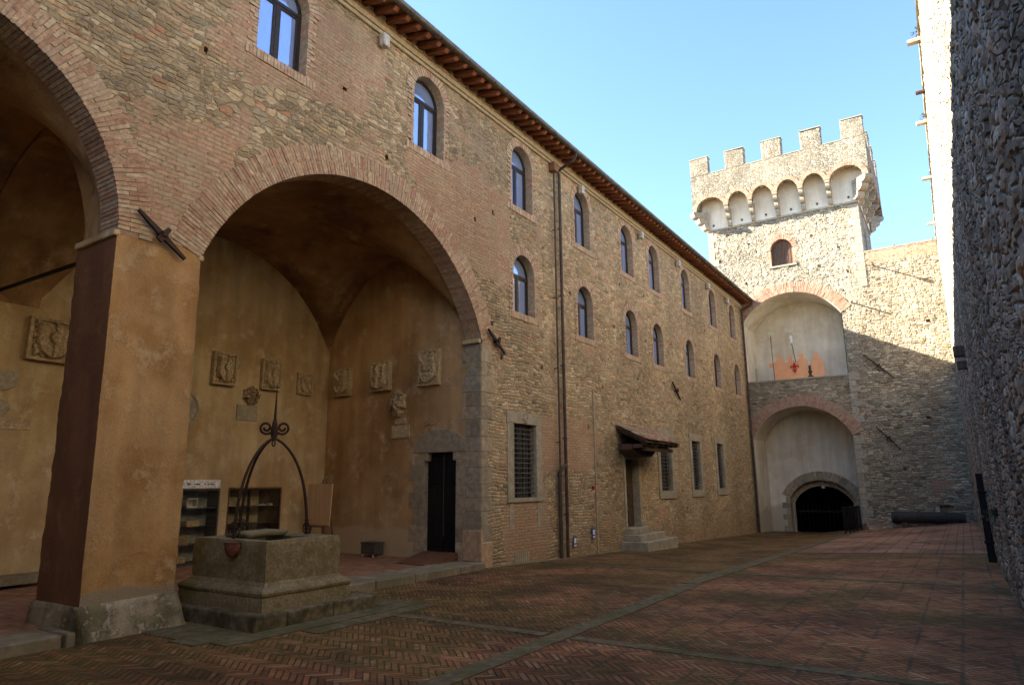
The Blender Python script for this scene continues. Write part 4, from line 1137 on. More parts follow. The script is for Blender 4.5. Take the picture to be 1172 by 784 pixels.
obj('step', bm, 'wellstep', Wl, bevel=.025)
bm = bmesh.new()
rows = rough_loft(bm, [(-9.2, -8.75, 6.35, 7.0, .84), (-9.22, -8.7, 6.3, 7.05, .92), (-9.12, -8.8, 6.4, 6.95, .95)], .04, 8); bm.faces.new(rows[-1]); bm.faces.new(rows[0][::-1])
obj('well_cover', bm, 'kerb', Wl, smooth=True)
ctr = Vector((-8.68, 6.65, 0))
def spiral(bm, c, ax, r0, turns, s, rad=.014, start=0):
    pts = []
    for k in range(22):
        f = k / 21; a = start + s * f * turns * 2 * PI; r = r0 * (1 - .72 * f)
        pts.append(Vector(c) + Vector(ax) * (r * math.cos(a)) + Vector((0, 0, 1)) * (r * math.sin(a)))
    tube(bm, pts, rad, 6)
    return pts
feet = [(-8.75, 6.13), (-9.40, 6.68), (-8.48, 7.19)]
for fx, fy in feet:
    f = Vector((fx, fy, .86)); dirv = Vector((ctr.x - fx, ctr.y - fy, 0)); out = -dirv.normalized()
    bm = bmesh.new(); pts = []
    for k in range(19):
        s = k / 18; hz_ = .95 * math.sin(s * PI / 2)
        # bows up nearly straight then curves in to the crown
        q = f + dirv * (1 - (1 - s) ** .001 if False else s ** 2.1); q.z = .86 + (2.30 - .86) * (1 - (1 - s) ** 1.45)
        pts.append(q)
    tube(bm, pts, [.024 - .006 * k / 18 for k in range(19)], 8)
    for sgn in (-1, 1):
        tng = Vector((-out.y, out.x, 0)) * sgn
        spiral(bm, f + tng * .09 + Vector((0, 0, .11)), tng, .085, 1.2, 1, .011, PI * 1.0); tube(bm, [f + Vector((0, 0, .2)), f + tng * .05 + Vector((0, 0, .235)), f + tng * .085 + Vector((0, 0, .215))], .009, 6)
    tube(bm, [f + Vector((0, 0, .15)), f + Vector((0, 0, .19))], .036, 8)
    obj('iron_leg', bm, 'iron', Wl)
bm = bmesh.new(); c = Vector((ctr.x, ctr.y, 2.30))
tube(bm, [c + Vector((0, 0, -.02)), c + Vector((0, 0, .22)), c + Vector((0, 0, .30)), c + Vector((0, 0, .82))], [.045, .04, .022, .004], 8)
tube(bm, [c + Vector((0, 0, .08)), c + Vector((0, 0, .17))], .055, 10)
for ang in (.92,):
    ax = Vector((math.cos(ang), math.sin(ang), 0))
    for sgn in (-1, 1):
        a_ = ax * sgn
        spiral(bm, c + a_ * .12 + Vector((0, 0, .16)), a_, .10, 1.4, 1, .019, PI * 1.25)
        tube(bm, [c + a_ * .02 + Vector((0, 0, .02)), c + a_ * .05 + Vector((0, 0, .08)), c + a_ * .06 + Vector((0, 0, .1))], .016, 6)
tube(bm, [c + Vector((.035 * math.cos(a), 0, -.07 + .045 * math.sin(a))) for a in [2 * PI * k / 14 for k in range(15)]], .010, 6)
obj('iron_finial', bm, 'iron', Wl)
# terracotta half pot on the near side
bm = bmesh.new(); rows = []
for k in range(9):
    f = k / 8; z = .84 - .19 * f; r = .15 * math.sqrt(max(0, 1 - (f * .93) ** 2.4)) + (.014 if k < 1 else 0)
    rows.append([bm.verts.new((-8.55 + r * math.cos(PI + PI * q / 14), 6.0 + .75 * r * math.sin(PI + PI * q / 14), z)) for q in range(15)])
for a, b in zip(rows, rows[1:]):
    for q in range(14): bm.faces.new((a[q], a[q + 1], b[q + 1], b[q]))
bm.faces.new(rows[0]); bm.faces.new(rows[-1][::-1])
tag(obj('wall_pot', bm, 'terracotta', smooth=False), 'small red terracotta half pot hanging on the near face of the well', 'flower pot')

# small signs at the foot of the facade
for y, z, lab in ((16.62, .02, 'small blue and white sign low on the wall touching the downpipes'), (17.75, .17, 'small blue and white sign low beside the thin wall strip, farther from the downpipes')):
    bm = bmesh.new(); box(bm, y + .02, y + .20, z - .10, z + .18, -.045, -.03, FAC); s_ = tag(obj('small_sign', bm, 'blue'), lab, 'sign', 'small signs low on the facade')
    bm = bmesh.new(); box(bm, y + .05, y + .17, z + .0, z + .13, -.049, -.046, FAC); obj('white_symbol', bm, 'whitep', s_)
    bm = bmesh.new(); box(bm, y + .04, y + .18, z - .08, z - .04, -.049, -.046, FAC); obj('white_band', bm, 'whitep', s_)

# ------------------------------------------------------------------ TOWER
TW = thing('battlement_tower', 'square stone tower with battlements, arched machicolations and two big plastered niches', 'tower')
UN = (-8.97, -4.13, 6.73, 9.85, 1.40); LN = (-8.87, -4.22, -1.4, 3.75, 1.55)
TWN = (-7.2, -6.12, 12.78, 13.68, .54)
TH = [(-9.9, 13.6), (-8.3, 14.3), (-5.1, 14.1), (-3.9, 13.2), (-8.6, 12.1), (-3.6, 11.9), (-4.9, 12.4), (-9.4, 15.0)]
def far_hole(u, v):
    h = in_arch(u, v, *UN, g=.02) | in_arch(u, v, *LN, g=.02) | in_arch(u, v, *TWN, g=.03)
    for a, b in TH: h |= (np.abs(u - a) < .07) & (np.abs(v - b) < .07)
    return h
us = step(-10.44, -2.84, .06); vs = step(-1.6, 15.42, .06)
grid('front_wall', us, vs, FAR, far_hole, 'far', TW, False)
bm = bmesh.new()
for a, b in TH:
    pl = [(a - .1, b - .1), (a + .1, b - .1), (a + .1, b + .1), (a - .1, b + .1)]
    band(bm, pl, FAR, .0, .12, True); bm.faces.new([bm.verts.new(FAR(u, v, .12)) for u, v in pl])
obj('putlog_hole_lining', bm, 'brick', TW)['kind'] = 'stuff'
bm = bmesh.new()
box(bm, -10.40, -2.87, 39.6, 42.0, -1.6, 18.6); box(bm, -10.40, -2.87, 36.75, 39.55, 11.5, 18.6); box(bm, -10.42, -9.1, 36.47, 39.6, -1.5, 18.5); box(bm, -4.0, -2.86, 36.47, 39.6, -1.5, 18.5); box(bm, -9.2, -4, 36.6, 39.5, 5.7, 6.6)
obj('core_wall', bm, 'tower_side', TW)
bm = bmesh.new(); box(bm, -2.868, -2.83, 36.43, 42.0, 11, 18.6); obj('side_wall', bm, 'tower_side', TW)
bm = bmesh.new(); box(bm, -2.84, -2.815, 38.6, 38.95, 13.2, 14.6); obj('slit_window', bm, 'casewood', TW)
# quoins
def quoins(z, ze, fn):
    bm = bmesh.new(); k = 0
    while z < ze: h = random.uniform(.28, .42); fn(bm, z, h, .5 if k % 2 else .3, k); z += h; k += 1
    obj('quoin', bm, 'quoin', TW, bevel=.01)
quoins(11.0, 15.3, lambda bm, z, h, w, k: prism(bm, [(-2.83 - w, z), (-2.815, z), (-2.815, z + h - .012), (-2.83 - w, z + h - .012)], FAR, -.018, .02 + (.5 if k % 2 == 0 else .3)))
quoins(10.9, 15.3, lambda bm, z, h, w, k: prism(bm, [(-10.46, z), (-10.46 + w, z), (-10.46 + w, z + h - .012), (-10.46, z + h - .012)], FAR, -.018, .4))
quoins(4.0, 6.5, lambda bm, z, h, w, k: box(bm, -4.12, -4.12 + w, z, z + h - .012, -.018, .05, FAR))
quoins(-1.2, 3.6, lambda bm, z, h, w, k: box(bm, -4.21, -4.21 + w, z, z + h - .012, -.018, .05, FAR))
# string course
bm = bmesh.new(); box(bm, -10.50, -2.78, 36.34, 42.1, 15.40, 15.50); obj('string_course', bm, 'quoin', TW, bevel=.01)
# machicolation: six front arches, four side arches
X0, X1, Yp, Ye = -11.03, -2.12, 35.7, 42.6
CX = [X0, -9.17, -7.90, -6.61, -5.33, -4.04, X1]
CY = [Yp, 37.3, 38.75, 40.2, Ye]
def par_front(mp, cuts, zt, name, mat, u0, u1):
    bm = bmesh.new()
    cur = [(u0, zt)]
    top = []; line = []
    for i, (a, b) in enumerate(zip(cuts, cuts[1:])):
        a_, b_ = a + (.12 if i else .22), b - (.12 if i < len(cuts) - 2 else .22)
        w = (b_ - a_) / 2; c = (a_ + b_) / 2
        line += [(c - w * math.cos(PI * k / 12), 16.52 + .66 * math.sin(PI * k / 12)) for k in range(13)]
    line = [(u0, 16.52)] + line + [(u1, 16.52)]
    top = [(u, zt) for u, v in line]
    ring(bm, top, line, mp, 0, .32)
    return obj(name, bm, mat, TW)
SIDE = lambda u, v, d: (X1 - d, u, v)
par_front(PAR, CX, 18.6, 'parapet', 'tower_front', X0, X1)
par_front(SIDE, CY, 18.598, 'parapet', 'tower_side', Yp + .33, Ye)
bm = bmesh.new(); box(bm, X0 + .002, X0 + .32, Yp + .33, Ye, 16.52, 18.597); box(bm, X0, X1, Ye - .3, Ye - .001, 16.52, 18.59); obj('parapet', bm, 'tower_side', TW)
bm = bmesh.new(); box(bm, X0 + .33, X1 - .33, Yp + .33, Ye - .31, 17.3, 17.5); obj('tower_platform', bm, 'mortar', TW)
# merlons
for k in range(5):
    a = X0 + k * (X1 - X0 - 1.03) / 4
    bm = bmesh.new(); box(bm, a, a + 1.03, Yp + .001, Yp + .45, 18.601, 19.66, jit=.02)
    m_ = obj('merlon', bm, 'tower_front', TW, bevel=.03)
    bm = bmesh.new(); box(bm, a - .02, a + 1.05, Yp - .02, Yp + .47, 19.661, 19.70); obj('merlon_cap', bm, 'pietra', m_)
    if k:
        y = Yp + k * (Ye - Yp - 1.03) / 3.
        if k < 4:
            for xx in (X1 - .45, X0):
                bm = bmesh.new(); box(bm, xx + .001, xx + .449, y, y + 1.03, 18.601, 19.66, jit=.01); m_ = obj('merlon', bm, 'tower_side', TW)
                bm = bmesh.new(); box(bm, xx - .02, xx + .47, y - .02, y + 1.05, 19.661, 19.70); obj('merlon_cap', bm, 'pietra', m_)
for a, b in zip([X0 + k * (X1 - X0 - 1.03) / 4 + 1.03 for k in range(4)], [X0 + k * (X1 - X0 - 1.03) / 4 for k in range(1, 5)]):
    bm = bmesh.new(); box(bm, a + .021, b - .021, Yp - .015, Yp + .34, 18.602, 18.64); obj('parapet_cap', bm, 'pietra', TW)
# brick rings of the machicolation
bm = bmesh.new()
for mp, cuts in ((PAR, CX), (SIDE, CY)):
    for i, (a, b) in enumerate(zip(cuts, cuts[1:])):
        a_, b_ = a + (.12 if i else .22), b - (.12 if i < len(cuts) - 2 else .22)
        w = (b_ - a_) / 2; c = (a_ + b_) / 2; n = 26
        for k in range(n):
            p, q = PI * (k + .06) / n, PI * (k + .94) / n; vs_ = []
            for t_ in (p, q):
                for r in (0.004, .20):
                    for d in (-.022 + random.uniform(-.004, .004), .318): vs_.append(bm.verts.new(mp(c - (w + r) * math.cos(t_), 16.52 + (.66 + r) * math.sin(t_), d)))
            for f in ((0, 1, 3, 2), (4, 6, 7, 5), (0, 4, 5, 1), (2, 3, 7, 6), (0, 2, 6, 4), (1, 5, 7, 3)): bm.faces.new([vs_[i_] for i_ in f])
obj('machicolation_arches', bm, 'palebrick', TW)
# pale plaster behind the corbels
bm = bmesh.new(); box(bm, -10.44, -2.835, 36.375, 36.42, 15.51, 17.29); box(bm, -10.99, -10.441, 36.375, 36.42, 16.4, 17.29); box(bm, -2.834, -2.2, 36.375, 36.42, 16.4, 17.29); box(bm, -2.835, -2.80, 36.42, 42.0, 15.51, 17.29); obj('plaster_recess', bm, 'white', TW)
bm = bmesh.new()
for a, b in zip(CX, CX[1:]): 
    c = (a + b) / 2; c = min(max(c, -10.1), -3.2); box(bm, c - .05, c + .05, 36.355, 36.374, 15.68, 15.80)
obj('drain_hole', bm, 'casewood', TW)
# corbels: three rounded steps
def corbel(cx, cy, dx, dy, w, L):
    bm = bmesh.new(); r_ = L / 3
    nrm = Vector((dx, dy, 0)).normalized(); sd = Vector((-nrm.y, nrm.x, 0))
    for k in range(3):
        l0 = 0; l1 = L * (k + 1) / 3; zb = 15.50 + .34 * k; prof_ = [(0, zb), (l1 - r_ * .9, zb)] + [(l1 - r_ * .9 + r_ * .9 * math.sin(q * PI / 10), zb + .24 * (1 - math.cos(q * PI / 10))) for q in range(1, 6)] + [(l1, zb + .33), (0, zb + .33)]
        ws = w * (1 - .001 * k)
        prism(bm, prof_, lambda u, v, d: tuple(Vector((cx, cy, 0)) + nrm * u + sd * d + Vector((0, 0, v))), -ws / 2, ws / 2)
    return obj('corbel', bm, 'quoin', TW)
for x in CX[1:-1]: corbel(x, 36.37, 0, -1, .20, .66)
for y in CY[1:-1]: corbel(-2.80, y, 1, 0, .20, .67)
corbel(-2.82, 36.38, 1, -1, .42, .96); corbel(-10.45, 36.38, -1, -1, .42, .92)
corbel(-2.82, 42.0, 1, 1, .36, .9)
for y in CY[1:-1]: corbel(-10.45, y, -1, 0, .2, .6)
# tower window
bm = bmesh.new(); o_ = arch(*TWN, n=16, grow=.30); i_ = arch(*TWN, n=16)
voussoirs(bm, TWN[0], TWN[1], TWN[3], TWN[4], .26, FAR, -.02, .25, .07, None)
z = TWN[2]
while z < TWN[3] - .03:
    for s in (-1, 1):
        w = .2 if random.random() < .5 else .12; a, b = (TWN[0] - w, TWN[0]) if s < 0 else (TWN[1], TWN[1] + w); box(bm, a, b, z, z + .06, -.018, .25, FAR)
    z += .067
TWm = obj('arched_window', bm, 'palebrick', TW)
bm = bmesh.new(); prism(bm, i_, FAR, .20, .24); obj('wooden_shutter', bm, 'shutter', TWm)
bm = bmesh.new()
for k in range(1, 8): u = TWN[0] + (TWN[1] - TWN[0]) * k / 8; box(bm, u - .008, u + .008, TWN[2] + .05, TWN[3] + .25, .19, .199, FAR)
box(bm, -6.68, -6.64, TWN[2], TWN[3] + .5, .18, .199, FAR); obj('shutter_batten', bm, 'darkwood', TWm)
bm = bmesh.new(); box(bm, -7.36, -5.96, TWN[2] - .09, TWN[2], -.05, .2, FAR); obj('sill', bm, 'quoin', TWm)
# niches
def niche(N, name, hole=None):
    o_ = arch(*N, n=32)
    bm = bmesh.new(); band(bm, o_, FAR, .0, 2.6, True)
    nn = obj(name, bm, 'white', TW, smooth=False)
    bm = bmesh.new(); oo = arch(*N, n=32)
    if hole is None: bm.faces.new([bm.verts.new(NI(u, v, 0)) for u, v in oo])
    else:
        ii = arch(*hole, n=32); vo = [bm.verts.new(NI(u, v, 0)) for u, v in oo]; vi = [bm.verts.new(NI(u, v, 0)) for u, v in ii]
        for k in range(len(vo) - 1): bm.faces.new((vo[k], vo[k + 1], vi[k + 1], vi[k]))
    obj('niche_back', bm, 'white', nn)
    bm = bmesh.new(); voussoirs(bm, N[0], N[1], N[3], N[4], .55, FAR, -.025, .12, .075, .28)
    voussoirs(bm, N[0], N[1], N[3], N[4], .02, FAR, -.01, .2, .075, None)
    obj('brick_arch', bm, 'palebrick', nn)
    bm = bmesh.new(); ring(bm, arch(*N, n=32, grow=.55)[1:-1], arch(*N, n=32, grow=.004)[1:-1], FAR, -.008, .05); obj('arch_bed', bm, 'mortar', nn)
    return nn
niche(UN, 'upper_niche')
GT = (-7.85, -4.75, -1.4, .72, .93)
nl = niche(LN, 'lower_niche', GT)
bm = bmesh.new(); box(bm, -8.95, -4.15, 36.36, 36.9, 6.65, 6.73); obj('niche_sill', bm, 'pietra', TW)
# gate
bm = bmesh.new(); band(bm, arch(*GT, n=32), NI, .0, .55); GA = obj('gate', bm, 'beige', TW)
bm = bmesh.new()
voussoirs(bm, GT[0], GT[1], GT[3], GT[4], .46, NI, -.03, .04, .32, None, .015)
z = -1.3; k = 0
while z < .68:
    h = .3; w = .42 if k % 2 else .22
    box(bm, GT[0] - w, GT[0], z, z + h - .01, -.03, .04, NI); box(bm, GT[1], GT[1] + min(w, .4), z, z + h - .01, -.03, .04, NI); z += h; k += 1
obj('stone_surround', bm, 'ashlar', GA, bevel=.01)
IG = (-7.72, -4.88, -1.4, .50, .85)
bm = bmesh.new(); ring(bm, arch(*GT, n=24), arch(*IG, n=24), NI, .45, .56); obj('inner_arch', bm, 'ashlar', GA)
bm = bmesh.new(); prism(bm, arch(*IG, n=24), NI, .6, .66)
GD = obj('gate_leaf', bm, 'blackwood', GA)
bm = bmesh.new()
for k in range(1, 14): u = IG[0] + (IG[1] - IG[0]) * k / 14; box(bm, u - .012, u + .012, -1.3, .5, .585, .6, NI)
box(bm, IG[0], IG[1], .0, .09, .57, .6, NI); obj('gate_batten', bm, 'blackwood', GD)
bm = bmesh.new(); tube(bm, [NI(-6.2, 1.22, .2), NI(-6.2, 1.36, .2)], .09, 10); tube(bm, [NI(-6.2, 1.36, .2), NI(-6.2, 1.62, .2)], .015, 6); obj('gate_lamp', bm, 'lamp', GA)

# ------------------------------------------------------------------ cut-out figures in the upper niche
def head_shape(c, z0, z1, w, hat=False, lean=0):
    H = z1 - z0; hw = .105
    r = [(c - w, z0), (c - w * 1.0, z0 + H * .55), (c - w * .92, z1 - .42), (c - w * .55, z1 - .30), (c - .07, z1 - .26)]
    top = [(c - hw, z1 - .18), (c - hw, z1 - .10), (c - hw * .7, z1 - .01), (c, z1), (c + hw * .7, z1 - .01), (c + hw, z1 - .10), (c + hw, z1 - .18)]
    if hat: top = [(c - hw, z1 - .18), (c - hw * 1.5, z1 - .12), (c - hw * 1.4, z1 - .08), (c - hw * .8, z1 - .08), (c - hw * .7, z1), (c + hw * .7, z1), (c + hw * .8, z1 - .08), (c + hw, z1 - .10), (c + hw, z1 - .18)]
    return r + top + [(2 * c - u, v) for u, v in r[::-1]]
CUT = lambda u, v, d: (u, 37.4 + d, v)
F1 = thing('cutout_panel', 'salmon board cut as three standing figures with a red lily emblem, in the upper niche', 'cut-out', 'cut-out figures in the tower niche')
for i, (c, z1, w) in enumerate(((-7.46, 8.18, .33), (-6.90, 8.10, .30), (-6.36, 8.16, .30))):
    bm = bmesh.new(); prism(bm, head_shape(c, 6.74, z1, w, i == 2), CUT, .0 + i * .004, .03 + i * .004); obj('figure_board', bm, 'cut', F1)
bm = bmesh.new(); box(bm, -8.0, -7.7, 7.55, 7.78, .005, .03, CUT); box(bm, -7.5, -6.2, 6.745, 7.3, .018, .045, CUT); obj('arm_board', bm, 'cut', F1)
bm = bmesh.new(); cx, cz = -6.73, 7.42
def blob(pts, d=-.012): prism(bm, [(cx + a, cz + b) for a, b in pts], CUT, d, -.003)
blob([(0, .30), (.05, .22), (.075, .12), (.05, .03), (.02, -.02), (-.02, -.02), (-.05, .03), (-.075, .12), (-.05, .22)])
for s in (-1, 1):
    q = [(.03, -.03), (.05, .06), (.10, .13), (.17, .14), (.22, .08), (.215, .0), (.17, -.03), (.15, .01), (.165, .05), (.13, .07), (.09, .02), (.07, -.05)]
    q = [(a * s, b) for a, b in q]; blob(q if s > 0 else q[::-1])
    blob([(.10 * s, .20), (.12 * s, .22), (.14 * s, .20), (.12 * s, .18)])
blob([(-.14, -.10), (.14, -.10), (.14, -.06), (-.14, -.06)], -.015)
blob([(-.03, -.11), (.03, -.11), (.045, -.2), (0, -.34), (-.045, -.2)])
for s in (-1, 1): blob([(.03 * s, -.11), (.07 * s, -.12), (.13 * s, -.2), (.08 * s, -.19)])
obj('lily_emblem', bm, 'red', F1)
F2 = tag(obj('cutout_panel', (lambda bm: (prism(bm, head_shape(-5.62, 6.74, 8.14, .31, True), CUT, .0, .03), bm)[-1])(bmesh.new()), 'cut'), 'single salmon cut-out figure standing apart at the right end of the upper niche', 'cut-out', 'cut-out figures in the tower niche')
bm = bmesh.new(); tube(bm, [CUT(-7.76, 6.74, -.05), CUT(-7.79, 8.95, -.02)], .018, 6); prism(bm, [(-7.81, 8.9), (-7.77, 8.9), (-7.77, 9.15), (-7.79, 9.3), (-7.81, 9.15)], CUT, -.03, -.01)
tag(obj('lance', bm, 'darkwood'), 'thin dark lance with a grey tip beside the leftmost cut-out figure', 'lance')
bm = bmesh.new(); tube(bm, [CUT(-6.64, 7.7, -.05), CUT(-6.76, 8.75, -.03)], .018, 6); ln = tag(obj('lance', bm, 'iron'), 'lance with a broad white blade rising between the cut-out figures', 'lance')
bm = bmesh.new(); prism(bm, [(-6.80, 8.74), (-6.72, 8.74), (-6.70, 9.12), (-6.78, 9.2), (-6.84, 9.12)], CUT, -.045, -.02); obj('lance_blade', bm, 'whitep', ln)
bm = bmesh.new(); bmesh.ops.create_icosphere(bm, subdivisions=2, radius=.12, matrix=Matrix.Translation(CUT(-5.98, 7.38, .1)) @ Matrix.Diagonal((.9, .9, 1.15, 1)))
tube(bm, [CUT(-5.98, 6.74, .1), CUT(-5.98, 6.9, .1), CUT(-5.98, 7.0, .1), CUT(-5.98, 7.15, .1), CUT(-5.98, 7.3, .1)], [.2, .19, .08, .16, .07], 10)
tag(obj('dark_bust', bm, 'darkwood', smooth=True), 'small dark bust between the two cut-out boards', 'bust')
bm = bmesh.new(); tube(bm, [CUT(-8.66, 6.74, -.1), CUT(-8.64, 7.0, -.1), CUT(-8.66, 7.55, -.1)], [.1, .08, .03], 8)
tag(obj('stone_finial', bm, 'pietra'), 'small grey pointed stone at the left edge of the upper niche', 'stone')

# ------------------------------------------------------------------ curtain wall at the end
CWL = thing('curtain_wall', 'stone end wall right of the tower, brick topped and half in sunlight', 'wall')
CH = [(-3.35, 10.2), (-1.0, 4.4), (-3.3, 1.6), (-.3, 9.6)]
REC = (-1.05, -.55, .08, .52)
def cw_hole(u, v):
    h = (u > REC[0]) & (u < REC[1]) & (v > REC[2]) & (v < REC[3])
    for a, b in ((-2.2, 2.1), (-1.0, 4.4), (-.5, 8.9)): h |= (np.abs(u - a) < .09) & (np.abs(v - b) < .07)
    return h
grid('stone_face', step(-2.838, .62, .055), step(-1.2, 12.72, .055), FAR, cw_hole, 'far', CWL, False)
bm = bmesh.new()
pl = [(REC[0] - .05, REC[2] - .05), (REC[1] + .05, REC[2] - .05), (REC[1] + .05, REC[3] + .05), (REC[0] - .05, REC[3] + .05)]
band(bm, pl, FAR, .0, .4, True); bm.faces.new([bm.verts.new(FAR(u, v, .4)) for u, v in pl])
box(bm, REC[0] - .14, REC[0] - .01, REC[2], REC[3] - .1, -.02, .1, FAR)
obj('wall_recess', bm, 'winbrick', CWL)
bm = bmesh.new()
for a, b in ((-2.2, 2.1), (-1.0, 4.4), (-.5, 8.9)):
    pl = [(a - .1, b - .08), (a + .1, b - .08), (a + .1, b + .08), (a - .1, b + .08)]
    band(bm, pl, FAR, .0, .3, True); bm.faces.new([bm.verts.new(FAR(u, v, .3)) for u, v in pl])
obj('putlog_hole_lining', bm, 'brick', CWL)['kind'] = 'stuff'
bm = bmesh.new(); box(bm, -2.82, .75, 37.0, 37.3, -1.2, 12.70); obj('core_wall', bm, 'tower_side', CWL)
bm = bmesh.new(); x = -2.80
while x < .4: box(bm, x, x + .27, 36.38, 37.32, 12.72, 12.78 + random.uniform(-.01, .01)); x += .28
obj('brick_coping', bm, 'palebrick', CWL)
anchor((-3.37, 7.6), (-2.19, 6.37), FAR, TW, .035); anchor((-3.17, 4.11), (-2.27, 3.01), FAR, TW, .035)
bm = bmesh.new(); tube(bm, [FAR(-2.45, 11.9, -.62), FAR(-2.45, 11.95, .05)], .03, 6); box(bm, -2.50, -2.40, 11.83, 11.97, -.68, -.55, FAR); obj('wall_spotlight', bm, 'greymetal', CWL)
bm = bmesh.new(); tube(bm, [FAR(-3.6, 10.25, -.45), FAR(-3.6, 10.25, .05)], .035, 6); obj('projecting_stub', bm, 'quoin', TW)
for a in (-1.5, .1):
    bm = bmesh.new(); bmesh.ops.create_icosphere(bm, subdivisions=2, radius=.07, matrix=Matrix.Translation((a, 36.6, 12.84))); tube(bm, [(a, 36.6, 12.77), (a, 36.6, 12.84)], .02, 6); obj('roof_insulator', bm, 'greymetal', CWL)

# cannon
CNN = thing('cannon_barrel', 'long dark iron cannon barrel lying along the foot of the end wall', 'cannon')
bm = bmesh.new(); pr = [(-2.95, .05), (-2.93, .21), (-2.80, .235), (-2.78, .255), (-2.70, .255), (-2.68, .235), (-1.9, .225), (-1.88, .245), (-1.80, .245), (-1.78, .22), (-.9, .205), (-.88, .222), (-.82, .222), (-.80, .20), (-.25, .19), (-.22, .215), (-.12, .215), (-.12, .06)]
tube(bm, [(x, 35.85, -.03 + .03 * (x + 2.95) / 2.8) for x, r in pr], [r * 1.12 for x, r in pr], 20); obj('barrel', bm, 'cannon', CNN, smooth=False)
bm = bmesh.new(); box(bm, -2.55, -2.3, 35.7, 36.0, -.5, -.24); obj('support_block', bm, 'darkwood', CNN)
bm = bmesh.new(); box(bm, -.75, -.5, 35.7, 36.0, -.35, -.2); obj('support_block', bm, 'darkwood', CNN)
# loose stones under the wall
st = []
for k in range(16):
    x = -3.9 + k * .27 + random.uniform(-.05, .05); r = random.uniform(.05, .11)
    bm = bmesh.new(); bmesh.ops.create_icosphere(bm, subdivisions=2, radius=r)
    for v in bm.verts: v.co *= 1 + .35 * mnoise.noise(v.co * 9 + Vector((k, 0, 0))); v.co.z *= .7
    bmesh.ops.translate(bm, verts=bm.verts, vec=(x, 36.15, G(x, 36.1) + r * .4))
    tag(obj('loose_stone', bm, 'crest', smooth=False), 'loose stone in the row at the foot of the end wall by the cannon', 'stone', 'loose stones at the foot of the end wall')
bm = bmesh.new(); bmesh.ops.create_cone(bm, cap_ends=True, segments=14, radius1=.13, radius2=.05, depth=.32, matrix=Matrix.Translation((-4.05, 35.9, G(-4.05, 35.9) + .16)))
tag(obj('red_cone', bm, 'terracotta'), 'small orange red cone between the railing and the cannon', 'cone')

# railing by the gate ramp
RL = thing('iron_railing', 'black iron railing beside the gate under the lower niche', 'railing')
p0, p1 = Vector((-4.46, 32.6, 0)), Vector((-4.26, 36.2, 0))
def rp(f, z): p = p0.lerp(p1, f); return (p.x, p.y, G(p.x, p.y) + z)
bm = bmesh.new(); tube(bm, [rp(0, 1.1), rp(1, 1.1)], .025, 6); tube(bm, [rp(0, .12), rp(1, .12)], .02, 6); obj('rail', bm, 'black', RL)
for k in range(5):
    bm = bmesh.new(); tube(bm, [rp(k / 4, -.02), rp(k / 4, 1.12)], .028, 6); obj('post', bm, 'black', RL)
for k in range(30):
    if k % 7: bm = bmesh.new(); tube(bm, [rp(k / 28 if k < 28 else .99, .12), rp(k / 28 if k < 28 else .99, 1.1)], .011, 5); obj('baluster', bm, 'black', RL)

# ------------------------------------------------------------------ boundary wall on the right
RW = thing('boundary_wall', 'tall rough rubble wall along the right, sunlit only at its top', 'wall')
ul = step(-10, 4, .25) + step(4.05, 16, .05) + step(16.07, 36.45, .07); vl = step(-.9, 12.5, .052)
grid('stone_face', ul, vl, RGT, None, 'right', RW, True)
bm = bmesh.new(); box(bm, -10, 37.3, -.9, 12.48, .12, 1.1, RGT); obj('core_wall', bm, 'tower_side', RW)
bm = bmesh.new(); box(bm, -8.99, .6, -5.3, -5.0, -.9, 7.5); obj('unseen_return_wall', bm, 'tower_front', RW)  # unseen wall added behind the camera to cut light from that end
bm = bmesh.new(); y = -10
while y < 36.4: e = y + random.uniform(.5, .9); box(bm, y, e - .01, 12.45, 12.53, -.05, 1.12, RGT, .008); y = e
obj('wall_cap', bm, 'ashlar', RW)
for y, L, z, mt in ((18.0, .28, 12.28, 'brick'), (20.7, .22, 12.3, 'darkwood'), (22.6, .28, 12.25, 'brick'), (27.2, .30, 12.25, 'brick'), (32.3, .30, 12.2, 'brick')):
    bm = bmesh.new(); h = .09 if mt == 'brick' else .04; box(bm, y, y + .16, z, z + h, -L - .02, .1, RGT, .006); obj('projecting_tile', bm, mt, RW)
bm = bmesh.new(); box(bm, 19.9, 20.2, 4.62, 4.87, -.24, .1, RGT); obj('beam_end', bm, 'darkwood', RW)
bm = bmesh.new(); box(bm, 19.9, 20.2, 4.30, 4.48, -.20, .1, RGT); obj('beam_end', bm, 'darkwood', RW)
bm = bmesh.new()
vs = [bm.verts.new(p) for p in ((.25, 18.95, -.25), (.40, 18.95, -.25), (.40, 19.15, -.25), (.25, 19.15, -.25), (.23, 18.95, 1.74), (.36, 18.95, 1.74), (.36, 19.15, 1.74), (.23, 19.15, 1.74))]
for f in ((0, 3, 2, 1), (4, 5, 6, 7), (0, 1, 5, 4), (1, 2, 6, 5), (2, 3, 7, 6), (3, 0, 4, 7)): bm.faces.new([vs[i] for i in f])
for z in (.2, 1.3): box(bm, .22, .41, 18.93, 19.17, z, z + .05)
tag(obj('wooden_post', bm, 'blackwood', bevel=.01), 'dark upright timber post standing against the rough right hand wall', 'post')
